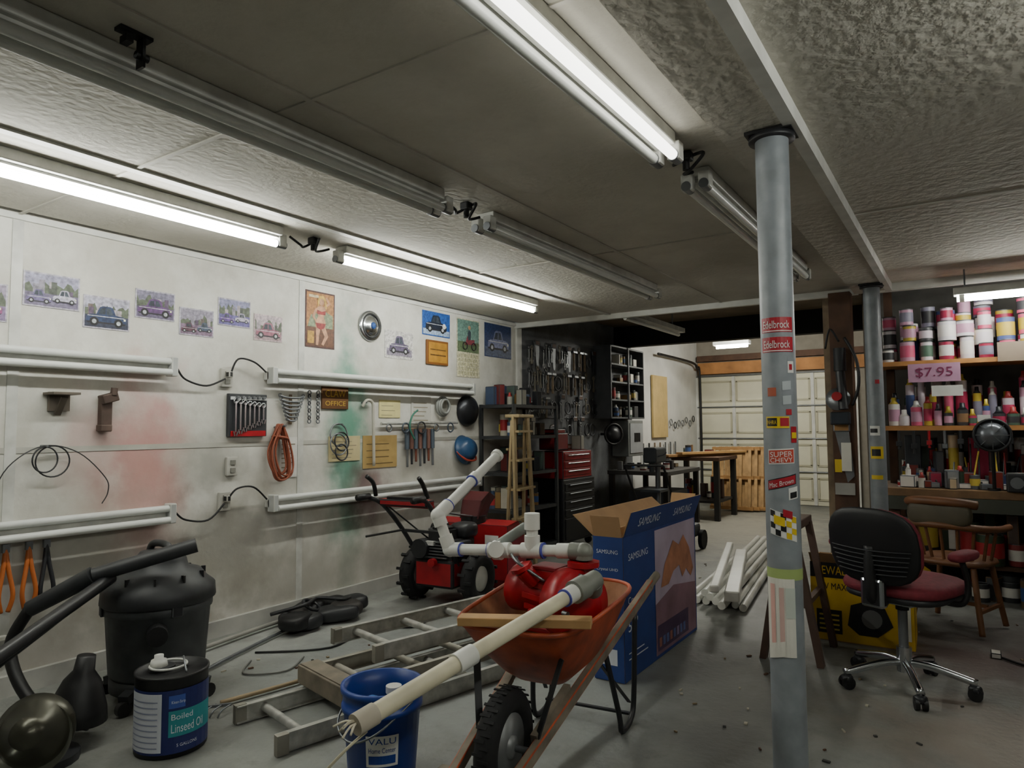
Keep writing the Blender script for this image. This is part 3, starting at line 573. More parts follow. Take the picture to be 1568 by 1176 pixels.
b.tube([(0,-.18,.44),(0,-.27,.47),(0,-.29,.58),(0,-.28,.72)],.028,black,8); b.box((0,-.262,.5),(.11,.05,.14),black,bev=.015)
def back(off,th,m,sx,sz,z0=.72):
    nu,nv=22,8; rings=[]
    for j in range(nv+1):
        ph=-math.pi/2+math.pi*j/nv; cp=max(math.cos(ph)**.5 if math.cos(ph)>0 else 0,1e-3); sp=math.sin(ph)
        rg=[]
        for i in range(nu):
            t=2*math.pi*i/nu; cx=math.copysign(abs(math.cos(t))**.7,math.cos(t))*sx*cp; cz=math.copysign(abs(math.sin(t))**.7,math.sin(t))*sz*cp
            rg.append(V((cx,-.27+off+th*sp+.5*cx*cx-.03*(cz/sz),z0+cz)))
        rings.append(rg)
    b.loft(rings,m)
back(-.01,.02,black,.22,.185); back(.03,.025,mar,.215,.18)
for i in range(6):
    z=.60+i*.022; w=.16+.006*i
    b.tube([(-w,-.302+.5*w*w+(.12-i*.022)*.15,z),(-w/2,-.305+.5*w*w/4+(.12-i*.022)*.15,z-.006),(0,-.307+(.12-i*.022)*.15,z-.008),(w/2,-.305+.5*w*w/4+(.12-i*.022)*.15,z-.006),(w,-.302+.5*w*w+(.12-i*.022)*.15,z)],.004,blk2,6,3)
for s_ in (-1,1):
    b.tube([(s_*.18,.02,.45),(s_*.27,.02,.46),(s_*.29,.03,.55),(s_*.29,-.02,.66)],.014,black)
    b.sell((s_*.29,.0,.685),(.038,.12,.025),mar,.7)
b.done()
b=B('wooden_armchair',(-.10,5.36,0),math.radians(-20)); cw=M('#6b4529',.5,0,.25,9); olive=M('#4a4434',.6,0,.2)
b.sell((0,0,.43),(.22,.21,.03),cw,.7)
for sx in (-1,1):
    for sy in (-1,1): b.tube([(sx*.15,sy*.14,.41),(sx*.175,sy*.165,.2),(sx*.2,sy*.19,0.018)],.018,cw)
    b.bar((sx*.18,-.16,.15),(sx*.18,.16,.15),.02,.02,cw)
b.bar((-.17,0,.16),(.17,0,.16),.02,.02,cw)
b.tube([(-.24,.2,.64),(-.25,0,.645),(-.2,-.18,.66),(0,-.24,.67),(.2,-.18,.66),(.25,0,.645),(.24,.2,.64)],.022,cw,8)
for i in range(9):
    a=math.pi+math.pi*i/8; b.cyl((.19*math.cos(a),.02+.19*math.sin(a),.43),(.24*math.cos(a),.0+.22*math.sin(a),.66),.01,cw,seg=8)
b.tube([(-.2,-.18,.80),(-.1,-.24,.815),(.1,-.24,.815),(.2,-.18,.80)],.028,cw,8); b.sell((0,-.22,.735),(.19,.035,.075),olive,.6)
b.done()

# ---------- bucket & can
b=B('blue_bucket',(-1.89,1.97,0)); bl=M('#1f3d8c',.4,0,.1)
b.lathe([(.122,0.0),(.125,.015),(.143,.255),(.151,.257),(.151,.275),(.145,.277),(.147,.32),(.155,.322),(.155,.342),(.141,.342),(.137,.28),(.118,.02),(.0,.02)],bl)
A0=math.atan2(-1.97,1.89)
def bk(a,z,k):
    an=A0+a/.14; r=.125+.018*(z/.255)+.002+k; return V((r*math.cos(an),r*math.sin(an),z))
for (a,z,w,h,m,k) in ((-.06,.09,.12,.11,stW,0),(-.05,.10,.1,.03,bl,.001)):
    vs=[];n=8
    for i in range(n+1): vs+=[bk(a+w*i/n,z,k),bk(a+w*i/n,z+h,k)]
    b.faces(vs,[(2*i,2*i+2,2*i+3,2*i+1) for i in range(n)],m)
b.text('VALU',-.05,.17,.1,.022,bl,.001,fn=bk); b.text('Home Center',-.05,.14,.1,.018,bl,.001,fn=bk)
b.tube([(-.15,0,.3),(-.1,-.13,.22),(.0,-.165,.18),(.1,-.13,.22),(.15,0,.3)],.004,steel)
b.done()
b=B('white_jug',(-1.88,1.98,0)); b.lathe([(.055,.021),(.06,.04),(.06,.22),(.045,.26),(.025,.28),(.025,.30)],white,(.02,.02,0)).cyl((.02,.02,.30),(.02,.02,.325),.03,white).sell((-.06,-.02,.2),(.04,.05,.08),M('#2a63a8'),.6).done()
b=B('linseed_oil_can',(-2.80,1.68,0))
b.lathe([(.134,0.0),(.138,.005),(.138,.30),(.142,.305),(.142,.315),(.134,.315),(.13,.305),(.0,.305)],black)
A0=math.atan2(-1.68,2.80)
def cn(a,z,k):
    an=A0+a/.138; r=.1395+k; return V((r*math.cos(an),r*math.sin(an),z))
def lab(a,z,w,h,m,k):
    vs=[];n=14
    for i in range(n+1): vs+=[cn(a+w*i/n,z,k),cn(a+w*i/n,z+h,k)]
    b.faces(vs,[(2*i,2*i+2,2*i+3,2*i+1) for i in range(n)],m)
nvy=M('#242c66',.4); lab(-.2,.02,.42,.245,nvy,0); lab(-.19,.03,.155,.225,M('#c9cdd6'),.001); lab(-.01,.085,.2,.10,M('#2a8f96'),.001); lab(-.01,.195,.06,.05,M('#3a56a8'),.001)
for i in range(9): lab(-.18,.045+.022*i,.13,.005,M('#8a90a8'),.002)
b.text('Boiled',0,.15,.08,.022,wt,.002,fn=cn); b.text('Linseed Oil',0,.10,.13,.034,wt,.002,fn=cn); b.text('Klean-Strip',.0,.21,.05,.015,wt,.002,fn=cn); b.text('5 GALLONS',.02,.045,.08,.012,wt,.002,fn=cn)
b.cyl((-.04,-.02,.305),(-.04,-.02,.32),.05,blk2).lathe([(.03,.315),(.035,.32),(.03,.345),(.018,.347),(.018,.365),(.0,.37)],white,(-.05,-.03,0)).torus((-.03,.0,.32),.07,.005,white).tube([(.1,0,.315),(.05,.02,.35),(-.02,.06,.34)],.004,steel).done()

# ---------- shop vac
b=B('shop_vacuum',(-3.38,1.95,0)); vb=M('#2f3133',.5,0,.35,9); vg=M('#484b4d',.55,0,.4,9)
b.lathe([(.20,.12),(.215,.14),(.235,.42),(.245,.425),(.245,.46),(.235,.465)],vg,cap1=True)
b.lathe([(.25,.46),(.26,.47),(.255,.53),(.22,.56),(.19,.60),(.13,.62),(.12,.66),(.09,.70),(0,.705)],vb)
b.lathe([(.18,.05),(.21,.06),(.21,.12)],vb)
for i in range(4):
    a=i*math.pi/2+.5; b.bar((.17*math.cos(a),.17*math.sin(a),.09),(.26*math.cos(a),.26*math.sin(a),.07),.05,.04,vb)
    b.cyl((.26*math.cos(a)-.015,.26*math.sin(a),.033),(.26*math.cos(a)+.015,.26*math.sin(a),.033),.033,black,seg=14)
b.tube([(-.1,0,.68),(-.06,0,.73),(.06,0,.73),(.1,0,.68)],.018,vb); b.cyl((.2,-.12,.36),(.27,-.16,.36),.045,black,seg=16)
for a in (-1.9,-.2,1.4): b.box((.24*math.cos(a),.24*math.sin(a),.46),(.03,.05,.08),blk2,rot=(0,0,a),bev=.005)
for i in range(10):
    a=i*.63; b.box((.205*math.cos(a),.205*math.sin(a),.575),(.02,.01,.05),black,rot=(0,0,a))
b.done()
b=B('vacuum_hose_and_wands')
b.cyl((-3.12,1.98,.745),(-3.35,1.62,.64),.034,vb); b.cyl((-3.35,1.62,.64),(-3.55,1.45,.50),.042,vb,r2=.035)
b.cyl((-3.40,1.70,.60),(-3.10,1.02,.34),.026,M('#2d2f31',.35)); b.cyl((-3.33,1.69,.62),(-2.95,.95,.40),.028,M('#1f2022',.35))
b.tube([(-3.55,1.45,.5),(-3.6,1.4,.35),(-3.5,1.4,.2),(-3.35,1.45,.08),(-3.2,1.55,.04)],.026,black,10).done()
b=B('work_lamp',(-3.03,1.33,0))
b.lathe([(.13,0),(.135,.03),(.11,.06),(.06,.12),(.05,.16),(.0,.17)],M('#4b4a40',.3,.6),(.0,-.05,.15),(.9,-.7,.35)).lathe([(.02,.0),(.1,.02),(.128,.045)],M('#9a9c90',.15,.7),(.02,-.06,.13),(.9,-.7,.35),cap1=False)
b.lathe([(.12,0),(.11,.05),(.07,.16),(.04,.2),(.035,.26)],black,(-.12,.14,.1),(.1,.1,1)).cyl((-.05,.0,.0),(-.05,0,.03),.12,blk2).tube([(-.05,0,.02),(-.1,.05,.1),(-.06,.0,.2)],.012,steel).done()

# ---------- ladders
def ladder(name,start,z,L,w,m,h=.075,step=.3,dirn=(.235,.972)):
    b=B(name,(start[0],start[1],z),-math.atan2(dirn[0],dirn[1]))
    for s_ in (-1,1):
        b.box((s_*w/2,L/2,0),(.006,L,h),m); b.box((s_*(w/2-.012),L/2,h/2-.003),(.026,L,.005),m); b.box((s_*(w/2-.012),L/2,-h/2+.003),(.026,L,.005),m)
        b.box((s_*w/2,.02,0),(.03,.05,h+.004),M('#8d8a80',.6,.3,.3))
    n=int(L/step)
    for i in range(n): b.cyl((-w/2,.13+i*step,0),(w/2,.13+i*step,0),.019,m,seg=10)
    return b.done()
ladder('extension_ladder',(-2.55,1.90),.042,2.6,.42,alu)
ladder('extension_ladder',(-2.52,2.28),.125,2.4,.38,M('#a8a498',.5,.4,.35))
ladder('extension_ladder',(-2.60,2.50),.225,2.1,.40,alu)
B('ladder_end_board',(-2.52,2.23,0),-.237).box((0,0,.13),(.42,.03,.085),oldw,bev=.004).box((0,.04,.175),(.40,.09,.006),oldw).done()
b=B('garden_rake'); b.tube([(-2.98,2.03,.02),(-2.88,2.5,.02),(-2.85,3.0,.02)],.011,M('#8f7d60')).bar((-3.0,1.9,.03),(-2.9,2.03,.03),.012,.012,steel)
for i in range(6): b.tube([(-3.05+.03*i,1.93+.02*i,.03),(-3.02+.03*i,1.86+.02*i,.03),(-3.02+.03*i,1.84+.02*i,.004)],.004,steel)
b.done()

# ---------- snow blower
b=B('snow_blower',(-3.30,4.12,0),math.radians(5)); rd=M('#94161f',.4,0,.25,9)
for s_ in (-1,1):
    cx=s_*.27; b.torus((cx,0,.2),.14,.056,rubber,(1,0,0),30,10)
    for i in range(22):
        a=2*math.pi*i/22; b.box((cx+(.025 if i%2 else -.025),.192*math.cos(a),.2+.192*math.sin(a)),(.06,.02,.016),rubber,rot=(a+math.pi/2,0,0))
    b.lathe([(.09,-.03),(.09,.03),(.03,.035),(.0,.04)],M('#c7c7c0'),(cx,0,.2),(s_,0,0))
b.cyl((-.3,0,.2),(.3,0,.2),.015,steel)
b.box((0,.03,.24),(.34,.42,.2),rd,bev=.02)
b.box((0,.0,.40),(.3,.32,.16),black,bev=.02); b.cyl((0,-.05,.46),(0,-.05,.55),.11,blk2,seg=24); b.cyl((0,-.05,.55),(0,-.05,.565),.08,black,seg=24)
b.cyl((-.1,-.16,.42),(-.1,-.22,.42),.07,blk2); b.sell((.1,.08,.53),(.09,.1,.06),blk2,.6); b.sell((-.13,.1,.50),(.06,.08,.08),black,.6); b.box((.17,-.05,.42),(.06,.16,.1),M('#3a3b3d'),bev=.01)
for i in range(6): b.box((.0,-.175,.36+.022*i),(.24,.02,.008),steel)
b.cyl((.02,-.2,.33),(.02,-.24,.33),.03,red); b.box((-.05,-.18,.46),(.12,.03,.03),stW)
HW=.34
b.box((0,.33,.33),(2*HW,.012,.42),rd,bev=.003)
pts=[(.33,.12),(.33,.54),(.5,.56),(.6,.45),(.64,.2),(.6,.06),(.4,.05)]
for s_ in (-1,1): b.extr([(s_*HW,y,z) for y,z in pts],(-s_*.012,0,0),rd)
b.extr([(-HW,.33,.54),(HW,.33,.54),(HW,.5,.56),(-HW,.5,.56)],(0,0,-.01),rd); b.extr([(-HW,.5,.56),(HW,.5,.56),(HW,.53,.53),(-HW,.53,.53)],(0,0,-.01),rd)
b.extr([(-HW,.33,.12),(HW,.33,.12),(HW,.4,.05),(-HW,.4,.05)],(0,0,-.01),rd); b.cyl((-HW,.47,.28),(HW,.47,.28),.03,steel)
for k in (-1,1): b.tube([(k*(.05+.035*i),.47+.13*math.cos(i*1.1*k),.28+.13*math.sin(i*1.1)) for i in range(9)],.018,rd,6,4)
b.box((.2,.325,.42),(.12,.006,.08),stW); b.cyl((0,.38,.54),(0,.38,.60),.1,black,seg=20)
ch=M('#4a1318',.4)
for s_ in (-1,1): b.extr([(s_*.08,.31,.58),(s_*.08,.45,.58),(s_*.09,.5,.68),(s_*.09,.58,.73),(s_*.09,.48,.78),(s_*.09,.36,.72)],(-s_*.008,0,0),ch)
b.extr([(-.085,.31,.58),(.085,.31,.58),(.09,.36,.72),(-.09,.36,.72)],(0,.008,0),ch); b.extr([(-.09,.36,.72),(.09,.36,.72),(.09,.48,.78),(-.09,.48,.78)],(0,.006,-.006),ch)
for s_ in (-1,1):
    b.tube([(s_*.16,-.1,.3),(s_*.18,-.3,.56),(s_*.20,-.5,.76),(s_*.23,-.62,.82),(s_*.23,-.72,.82)],.016,blk2,8)
    b.tube([(s_*.23,-.62,.83),(s_*.23,-.74,.83)],.023,black,8)
    b.tube([(s_*.22,-.56,.83),(s_*.21,-.6,.92),(s_*.22,-.66,.97)],.015,black,8)
b.bar((-.21,-.48,.76),(.21,-.48,.76),.03,.02,rd); b.box((0,-.5,.785),(.40,.1,.045),rd,bev=.01); b.box((0,-.5,.815),(.28,.08,.02),black)
b.tube([(.05,-.5,.82),(.07,-.2,.70),(.04,.3,.60)],.008,steel); b.tube([(-.2,-.45,.75),(-.12,-.2,.55),(-.1,-.05,.45)],.006,black); b.bar((-.18,-.3,.56),(.18,-.3,.56),.02,.02,blk2); b.cyl((-.4,-.45,.52),(-.15,-.35,.57),.008,black)
b.done()
b=B('black_tool_bag',(-3.72,3.30,0))
for i in range(8): b.sell((random.uniform(-.12,.12),-.3+.08*i,.055+.02*random.random()),(.1+.05*random.random(),.09,.05),[black,blk2,M('#33302e')][i%3],.6,rot=(0,random.uniform(-.2,.2),random.uniform(0,2)))
b.tube([(-.1,-.35,.1),(.05,-.2,.15),(-.05,0,.14),(.1,.1,.13),(0,.25,.1)],.012,blk2); b.torus((.05,-.3,.08),.07,.018,black,(.3,0,1)).torus((.0,-.1,.12),.06,.012,blk2,(.5,.3,1)).done()

# ---------- shelf, step ladder, tool chest
cols=['#6b2a2a','#2b2d31','#8c8a80','#3a4a66','#b7b2a2','#57493a','#20242a','#8a6a3a','#4f5f58']
def clutter(b,x0,x1,y0,y1,z,n,hs=(.06,.2),cl=cols,can=.5,rs=(.025,.05)):
    for i in range(n):
        x=random.uniform(x0,x1);y=random.uniform(y0,y1);h=random.uniform(*hs);m=M(random.choice(cl),.5)
        if random.random()<can:
            r=random.uniform(*rs); b.cyl((x,y,z),(x,y,z+h),r,m,seg=14)
            k=random.random()
            if k<.35: b.lathe([(r*.9,z+h),(r*.45,z+h+.02),(r*.4,z+h+.04),(0,z+h+.042)],M(random.choice(['#d8d6d0','#20242a','#9a2c2c']),.5),(x,y,0),seg=14)
            else: b.torus((x,y,z+h),r*.93,.004,steel,seg=14,rs=5)
            if k>.3: b.cyl((x,y,z+h*.25),(x,y,z+h*.75),r+.001,M(random.choice(['#d5d2ca','#a5262c','#c9b24a','#3a5a94']),.5),seg=14)
        else:
            b.box((x,y,z+h/2),(random.uniform(.05,.13),random.uniform(.05,.12),h),m,rot=(0,0,random.uniform(-.4,.4)),bev=.006)
b=B('metal_shelving',(-3.77,5.92,0)); sm=M('#3c3e40',.5,.4,.2)
for x in (-.19,.19):
    for y in (-.44,.36): b.box((x,y,.76),(.03,.03,1.52),sm)
for z in (.12,.5,.85,1.2,1.5): b.box((0,-.04,z),(.4,.84,.03),sm)
for z in (.135,.515,.865,1.215): clutter(b,-.12,.12,-.38,.3,z,14,(.08,.25))
clutter(b,-.12,.12,-.38,.3,1.515,18,(.05,.2)); b.done()
b=B('step_ladder',(-3.40,5.40,0),math.radians(10)); brass=M('#ad9a76',.4,.55,.2)
for s_ in (-1,1):
    b.bar((0,s_*.22,0),(-.05,s_*.16,1.40),.06,.022,brass,up=(1,0,0)); b.bar((-.12,s_*.2,0),(-.07,s_*.15,1.36),.04,.02,brass,up=(1,0,0))
for i in range(5): b.box((-.01-.008*i,0,.22+.26*i),(.09,.42-.02*i,.02),brass)
b.box((-.06,0,1.40),(.14,.36,.03),brass,bev=.005)
for i in range(3): b.bar((-.11,-.18,.4+.35*i),(-.11,.18,.4+.35*i),.02,.02,brass)
b.done()
b=B('rolling_tool_chest',(-3.77,6.75,0))
b.box((0,0,.41),(.42,.72,.66),blk2,bev=.008)
for i in range(4): b.box((.214,0,.66-.09*i),(.012,.66,.075),black,bev=.003); b.cyl((.228,-.25,.68-.09*i),(.228,.25,.68-.09*i),.006,steel)
b.box((.214,0,.22),(.012,.66,.22),black,bev=.003)
rc=M('#9c2029',.4)
b.box((0,0,.89),(.38,.66,.30),rc,bev=.01)
for i in range(3): b.box((.193,0,.98-.085*i),(.012,.6,.07),M('#8a1620',.35),bev=.003); b.cyl((.205,-.24,.995-.085*i),(.205,.24,.995-.085*i),.006,chrome)
for x in (-.15,.15):
    for y in (-.3,.3): b.cyl((x,y-.015,.04),(x,y+.015,.04),.04,black)
clutter(b,-.1,.12,.0,.28,1.045,6,(.05,.18))
b.box((-.02,-.16,1.14),(.22,.26,.18),M('#7c1a20',.45),bev=.01).box((-.02,-.16,1.25),(.16,.24,.05),rc,bev=.01).tube([(-.02,-.24,1.27),(-.02,-.22,1.31),(-.02,-.1,1.31),(-.02,-.08,1.27)],.008,chrome).done()
B('pegboard').box((-3.992,7.1,1.85),(.012,1.7,.9),M('#5f6164',.7,0,.2,5)).done()
b=B('hanging_hand_tools'); dks=M('#55585c',.45,.6)
for row,(z,zl) in enumerate(((2.2,.22),(1.9,.2),(1.62,.2),(1.36,.1))):
    y=6.35
    while y<7.95:
        if row==3 and y<7.1: y=7.2
        k=random.random(); m=random.choice([steel,dks,blk2,dks,M('#6b6455'),M('#3c3e41')])
        if k<.6: wrench(b,-3.95,y,z+random.uniform(-.05,.05),random.uniform(.1,zl),m,1.5); dy=.06
        elif k<.75: b.torus((-3.96,y,z-.1),random.uniform(.05,.08),.009,m,(1,0,0)); dy=.14
        elif k<.88: b.bar((-3.96,y,z),(-3.96,y,z-.22),.024,.018,wood2,up=(1,0,0)); b.box((-3.95,y,z),(.03,.1,.03),steel,bev=.004); dy=.11
        else: b.extr([(-3.96,y-.04,z),(-3.96,y+.05,z),(-3.96,y+.03,z-.25),(-3.96,y-.01,z-.25)],(.006,0,0),dks); b.box((-3.955,y,z+.03),(.02,.1,.06),dwood,bev=.01); dy=.13
        y+=dy
b.done()
b=B('open_parts_cabinet'); cbm=M('#4a4d50',.6,0,.2)
b.box((-3.875,8.01,1.87),(.24,.02,.93),cbm).box((-3.875,9.06,1.87),(.24,.02,.93),cbm).box((-3.985,8.53,1.87),(.02,1.05,.93),cbm)
for z in (1.41,1.64,1.87,2.1,2.33): b.box((-3.875,8.53,z),(.24,1.05,.02),cbm)
b.box((-3.75,8.53,1.87),(.02,.03,.93),cbm)
for z in (1.42,1.65,1.88,2.11): clutter(b,-3.91,-3.8,8.1,8.98,z,11,(.06,.16),cols+['#c9c4b4'])
b.done()
b=B('electrical_panel'); b.box((-3.87,8.75,1.14),(.24,.5,.48),M('#7a7d7b',.5,.2),bev=.01).box((-3.745,8.75,1.14),(.012,.42,.4),M('#95989a',.5),bev=.004)
for i in range(5): b.box((-3.735,8.68+.04*i,1.15),(.01,.02,.12),black)
b.done()
b=B('utility_fan'); b.torus((-3.8,8.15,1.2),.13,.015,black,(.8,-.5,0)).lathe([(.11,-.01),(.12,0),(.03,.03)],blk2,(-3.8,8.15,1.2),(.8,-.5,0)).bar((-3.98,8.15,1.2),(-3.8,8.15,1.2),.03,.03,black).done()
b=B('machinery_bench',(-3.45,8.65,0))
b.box((0,0,.72),(.8,1.2,.05),M('#3c3a38'),bev=.005)
for x in (-.36,.36):
    for y in (-.55,.55): b.box((x,y,.36),(.06,.06,.7),M('#2a2622'))
b.box((0,.1,.3),(.6,.6,.35),M('#33353a'),bev=.02); clutter(b,-.3,.3,-.5,.5,.745,16,(.05,.13),['#2d2e30','#3d4044','#5a5c5e','#43484f','#7a6a50','#7a2a2a']); b.done()
b=B('drill_press',(-3.1,7.78,0)); dk=M('#3a3f44',.5,.2); b.box((0,0,.02),(.3,.36,.04),dk,bev=.005).cyl((0,.08,.04),(0,.08,1.0),.03,steel).box((0,0,.96),(.16,.34,.18),dk,bev=.02).cyl((0,-.1,.88),(0,-.1,.76),.03,dk).box((0,-.04,.55),(.24,.26,.03),dk,bev=.004).tube([(.08,-.1,.95),(.16,-.12,.97),(.2,-.16,1.0)],.008,steel).done()
b=B('push_mower',(-2.65,7.1,0)); b.box((0,0,.2),(.45,.5,.14),M('#2c3138'),bev=.03).cyl((0,0,.27),(0,0,.38),.12,black)
for x in (-.25,.25):
    for y in (-.22,.22): b.cyl((x-.02,y,.1),(x+.02,y,.1),.1,rubber)
    b.tube([(x*.8,-.2,.25),(x*.8,-.5,.6),(x*.8,-.75,.92)],.012,black)
b.cyl((-.2,-.75,.92),(.2,-.75,.92),.012,black).done()
b=B('work_table',(-3.25,9.9,0))
b.box((0,0,.84),(.8,.9,.05),dwood,bev=.004)
for x in (-.35,.35):
    for y in (-.4,.4): b.box((x,y,.41),(.07,.07,.82),M('#23211f'))
b.box((0,0,.25),(.7,.8,.03),M('#23211f')); b.bar((-.3,-.7,.885),(.35,.6,.885),.22,.03,wood,bev=.003).bar((-.1,-.6,.92),(.45,.6,.92),.12,.03,M('#c49a62')); clutter(b,-.3,.1,-.3,.3,.905,4,(.05,.12)); clutter(b,-.25,.25,-.3,.3,.27,8,(.1,.3),['#3a3c3e','#4a3a34','#7a2a2a']); b.done()
b=B('wooden_pallet_frames'); pw_=M('#a58252',.7,0,.35)
for k in range(5):
    x0=-3.35+.08*k; y0=10.7+.06*k
    for i in range(5):
        a=V((x0+.14*i,y0,.03)); c=a+V((-.08,.45,.93)); b.bar(a,c,.045,.02,pw_,up=(0,-1,1))
    for tt in (0.02,.5,.97): b.bar(V((x0-.03-.08*tt,y0+.45*tt,.03+.93*tt)),V((x0+.62-.08*tt,y0+.45*tt,.03+.93*tt)),.03,.05,wood)
b.done()
B('leaning_board').box((-3.97,10.2,1.6),(.03,.6,.95),M('#cbb075',.7),bev=.003).done()
b=B('hanging_parts')
for i in range(7): b.torus((-3.96,10.65+i*.18,1.3+.12*random.random()),.05,.008,random.choice([steel,blk2]),(1,0,0),14,5); b.bar((-3.96,9.5+i*.22,1.05),(-3.96,9.5+i*.22,.6+.3*random.random()),.02,.02,random.choice([steel,wood2,blk2]),up=(1,0,0))
b.done()
b=B('pvc_pipe_bundle')
for i in range(7):
    x=-1.36-.07*i; b.cyl((x,4.95+.12*random.random(),.03),(x-.35+.02*i,8.0,.03),.027,pvc,seg=12)
for i in range(4):
    x=-1.44-.07*i; b.cyl((x,4.75+.1*i,.085),(x-.3,7.8,.085),.027,pvc,seg=12)
b.done()
B('white_downspout').bar((-1.36,4.72,.16),(-1.75,6.4,.155),.1,.07,pvc,bev=.01).bar((-1.44,4.6,.225),(-1.85,6.4,.22),.06,.05,pvc,bev=.01).done()
b=B('blue_tarp'); tarp=M('#243f8a',.5,0,.25)
for i in range(7): b.sell((-2.45+.1*random.uniform(-1,1),5.1+.08*i,.14+.12*random.random()),(.12,.1,.14),tarp,.8,rot=(random.random(),random.random(),random.random()))
b.sell((-2.5,5.3,.12),(.22,.35,.12),tarp,.8).done()

# ---------- workbench
dkc=['#2c2d2f','#3a3c3e','#4a3a34','#33432f','#5a5c5e','#6b5a40','#7a2a2a']
b=B('workbench')
b.box((.75,6.4,.79),(2.7,.75,.06),M('#7d6042',.7,0,.3),bev=.005)
for x in (-.5,.4,1.3,2.0): b.box((x,6.1,.38),(.08,.08,.76),dwood); b.box((x,6.7,.38),(.08,.08,.76),dwood)
b.box((.75,6.5,.25),(2.6,.6,.03),dwood); b.box((.75,6.03,.71),(2.6,.03,.1),M('#3f4238'))
clutter(b,-.45,.8,6.2,6.7,.27,44,(.1,.4),dkc,.4,(.05,.1)); clutter(b,-.1,.8,6.1,6.6,0.0,18,(.1,.2),dkc,.4,(.05,.1)); b.done()
b=B('bench_shelves')
for z in (1.27,1.77): b.box((.75,6.35,z),(2.7,.42,.035),M('#b57f48',.6,0,.25))
for x in (-.52,.9,2.05): b.box((x,6.52,1.6),(.06,.06,1.7),dwood)
b.done()
cc=['#b5365a','#dcd5da','#9a2044','#c293ac','#e0dcd8','#cf5a7c','#e6e0dd','#7d7a8c','#cbbdc6','#44558a','#b9a23a','#dcd5da','#8b6a4a','#4f6a5a','#3a3a3e']
b=B('paint_can_collection')
x=-.5
while x<1.9:
    for yy in (6.22,6.33,6.45):
        z=1.79
        for lv in range(random.choice([2,2,3,3,4]) if yy>6.3 else random.choice([1,1,2,3])):
            r=random.uniform(.04,.064); h=random.uniform(.08,.17)
            if z+h>2.33: break
            m=M(random.choice(cc),.45); xx=x+random.uniform(-.012,.012)
            b.cyl((xx,yy,z),(xx,yy,z+h),r,m,seg=18); b.torus((xx,yy,z+h),r*.95,.005,steel,seg=18,rs=5); b.cyl((xx,yy,z+h*.2),(xx,yy,z+h*.8),r+.001,M(random.choice(cc),.5),seg=18)
            z+=h+.008
    x+=random.uniform(.115,.14)
b.done()
b=B('spray_cans_and_bottles')
for yy,dx in ((6.2,.07),(6.3,.085),(6.42,.09)):
    x=-.48
    while x<1.9:
        r=random.uniform(.02,.042); h=random.uniform(.06,.18) if yy<6.25 else random.uniform(.16,.38); m=M(random.choice(cc),.45)
        b.cyl((x,yy,1.29),(x,yy,1.29+h),r,m,seg=14); b.lathe([(r*.9,0),(r*.5,.02),(r*.45,.05),(0,.052)],M(random.choice(['#d8d6d0','#9a2c2c','#20242a','#c7b040']),.4),(x,yy,1.29+h),seg=12); b.cyl((x,yy,1.29+h*.2),(x,yy,1.29+h*.75),r+.001,M(random.choice(cc),.5),seg=14)
        x+=random.uniform(dx*.8,dx*1.3)
b.done()
b=B('bench_clutter')
bc=['#c9c5bd','#a02846','#30343a','#4b4f55','#d8d4cf','#7a2a20','#4a5a8a','#7b7d80','#c7b090','#2a3a2a','#e0dcd6','#5a5c60']
clutter(b,-.45,.8,6.08,6.3,.822,80,(.03,.14),bc,.5,(.015,.035)); clutter(b,-.45,.8,6.3,6.7,.822,75,(.12,.4),bc,.55,(.02,.05)); clutter(b,.8,1.9,6.1,6.65,.822,40,(.05,.3),bc)
for i in range(60):
    x=random.uniform(-.4,.8); y=random.uniform(6.1,6.5); z=.822+random.uniform(.05,.35); a=random.uniform(0,3.14); L=random.uniform(.05,.12)
    b.cyl((x,y,.83),(x+L*math.cos(a)*.5,y+.04,z),.006,random.choice([steel,red,blk2,M('#c7b040')]),seg=6)
b.done()
b=B('hanging_bench_tools')
for i in range(22):
    x=-.45+.1*i; wq=random.choice([steel,blk2,red,M('#b9b5ae'),M('#c7b040')]); zz=1.25-random.uniform(.06,.2); b.cyl((x,6.13,1.25),(x,6.13,zz),.01,wq,seg=8); b.box((x,6.13,1.2-random.uniform(.02,.08)),(.04,.02,.04),wq,bev=.004)
b.done()
b=B('bench_fan'); b.torus((.14,5.93,1.22),.11,.010,blk2,(.1,-1,0)).lathe([(.105,0),(.05,.02),(0,.03)],M('#7c8087',.3,.6),(.14,5.93,1.22),(.1,-1,0)).cyl((.14,6.03,.84),(.14,5.97,1.14),.012,black).cyl((.14,6.07,.822),(.14,6.07,.84),.04,black)
for i in range(8):
    a=i*math.pi/4; b.bar((.14,5.905,1.22),(.14+.1*math.cos(a),5.915,1.22+.1*math.sin(a)),.004,.004,steel)
b.done()
b=B('shelf_sign'); b.box((-.2,6.12,1.69),(.34,.006,.14),M('#b58aa5')); b.frame((-.37,6.115,1.62),(1,0,0),(0,0,1)); b.text('$7.95',.05,.03,.24,.08,M('#7a2a50'),.001); b.box((-.12,6.12,1.55),(.2,.005,.08),white).box((.3,6.12,1.82),(.2,.005,.14),M('#8a7a6a')).box((.1,6.12,1.34),(.08,.005,.05),white).done()
b=B('bench_radio'); b.box((.34,6.03,.885),(.26,.1,.13),blk2,bev=.01).cyl((.27,5.985,.885),(.27,5.975,.885),.04,steel).cyl((.41,5.985,.885),(.41,5.975,.885),.04,steel).done()
b=B('green_crate',(.42,5.7,0)); b.box((0,0,.12),(.2,.2,.22),M('#2c5034'),bev=.02).box((0,-.102,.12),(.12,.006,.1),M('#b0a63a')).tube([(-.06,0,.23),(-.04,0,.28),(.04,0,.28),(.06,0,.23)],.008,black).done()
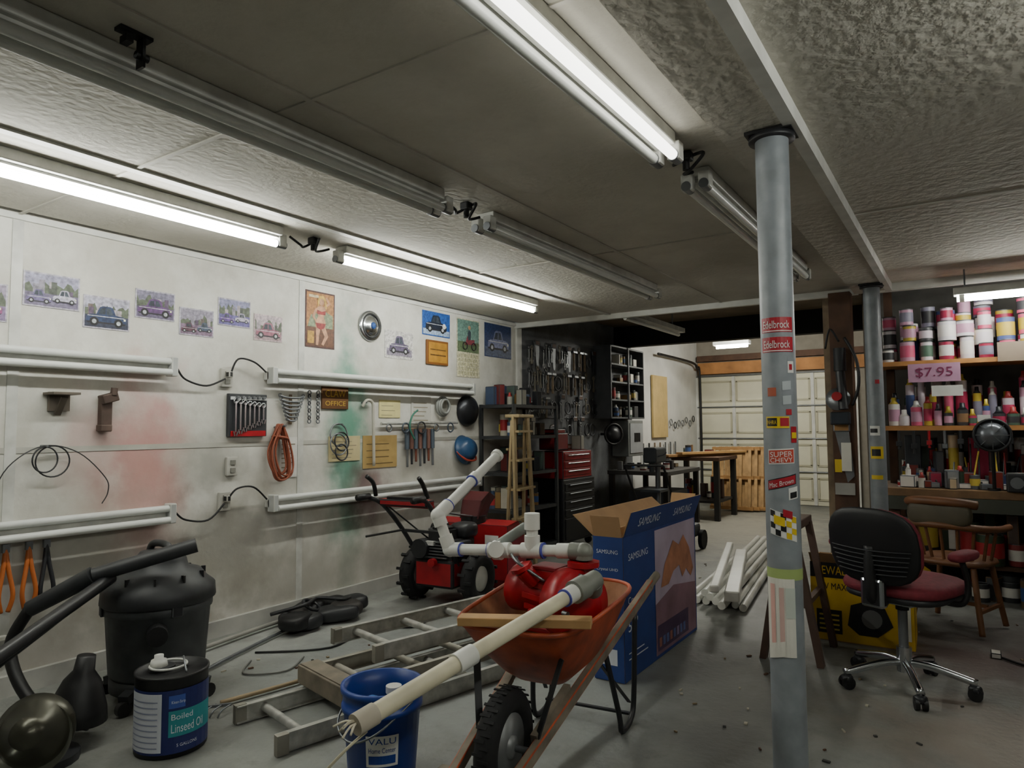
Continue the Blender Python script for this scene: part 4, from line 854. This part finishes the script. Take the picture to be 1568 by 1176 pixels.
B('floor_extension_cord').tube([(.1,4.75,.01),(.25,4.65,.01),(.35,4.85,.01),(.5,4.75,.01),(.7,4.55,.01),(1.0,4.6,.01)],.007,cordm).tube([(.25,4.3,.01),(.4,4.2,.01),(.6,4.0,.01)],.006,M('#9a7a3a')).box((.08,4.78,.015),(.05,.08,.03),M('#b9b6ae'),bev=.005).done()
B('green_garden_hose').tube([(-2.35,1.55,.015),(-2.1,1.62,.015),(-1.8,1.60,.015),(-1.5,1.5,.015)],.012,M('#4f8a6a',.5)).done()
B('floor_cable').tube([(-3.5,2.6,.008),(-3.2,2.9,.008),(-3.3,3.3,.008),(-3.05,3.5,.008),(-3.2,3.8,.008)],.006,cordm).tube([(-3.4,2.5,.008),(-3.25,2.35,.008),(-3.1,2.5,.008),(-3.2,2.7,.008)],.005,M('#6a6a66')).done()
b=B('floor_debris')
for i in range(90):
    x,y=random.choice([(random.uniform(-3.4,-2.8),random.uniform(2.2,3.7)),(random.uniform(-.2,.8),random.uniform(3.8,5.6)),(random.uniform(-1.3,-.2),random.uniform(2.9,4.2)),(random.uniform(-3,-1.9),random.uniform(5,7))])
    b.box((x,y,.004),(random.uniform(.006,.03),random.uniform(.005,.015),.006),M(random.choice(['#8a7a60','#3a3a38','#b9b2a0','#5a4030']),.8),rot=(0,0,random.uniform(0,3)))
b.done()

# ---------- world, camera
w=bpy.data.worlds.new('World'); bpy.context.scene.world=w; w.use_nodes=True
w.node_tree.nodes['Background'].inputs[0].default_value=(.5,.55,.6,1); w.node_tree.nodes['Background'].inputs[1].default_value=.3
cd=bpy.data.cameras.new('camera'); cam=bpy.data.objects.new('camera',cd); bpy.context.collection.objects.link(cam)
cd.sensor_width=36; cd.lens=36*1060/1568; cd.clip_start=.05
Mx=Matrix.Rotation(math.radians(33.3),4,'Z')@Matrix.Rotation(math.radians(93.56),4,'X')@Matrix.Rotation(math.radians(-0.4),4,'Z')
cam.matrix_world=Matrix.Translation((0,0,1.3))@Mx
bpy.context.scene.camera=cam
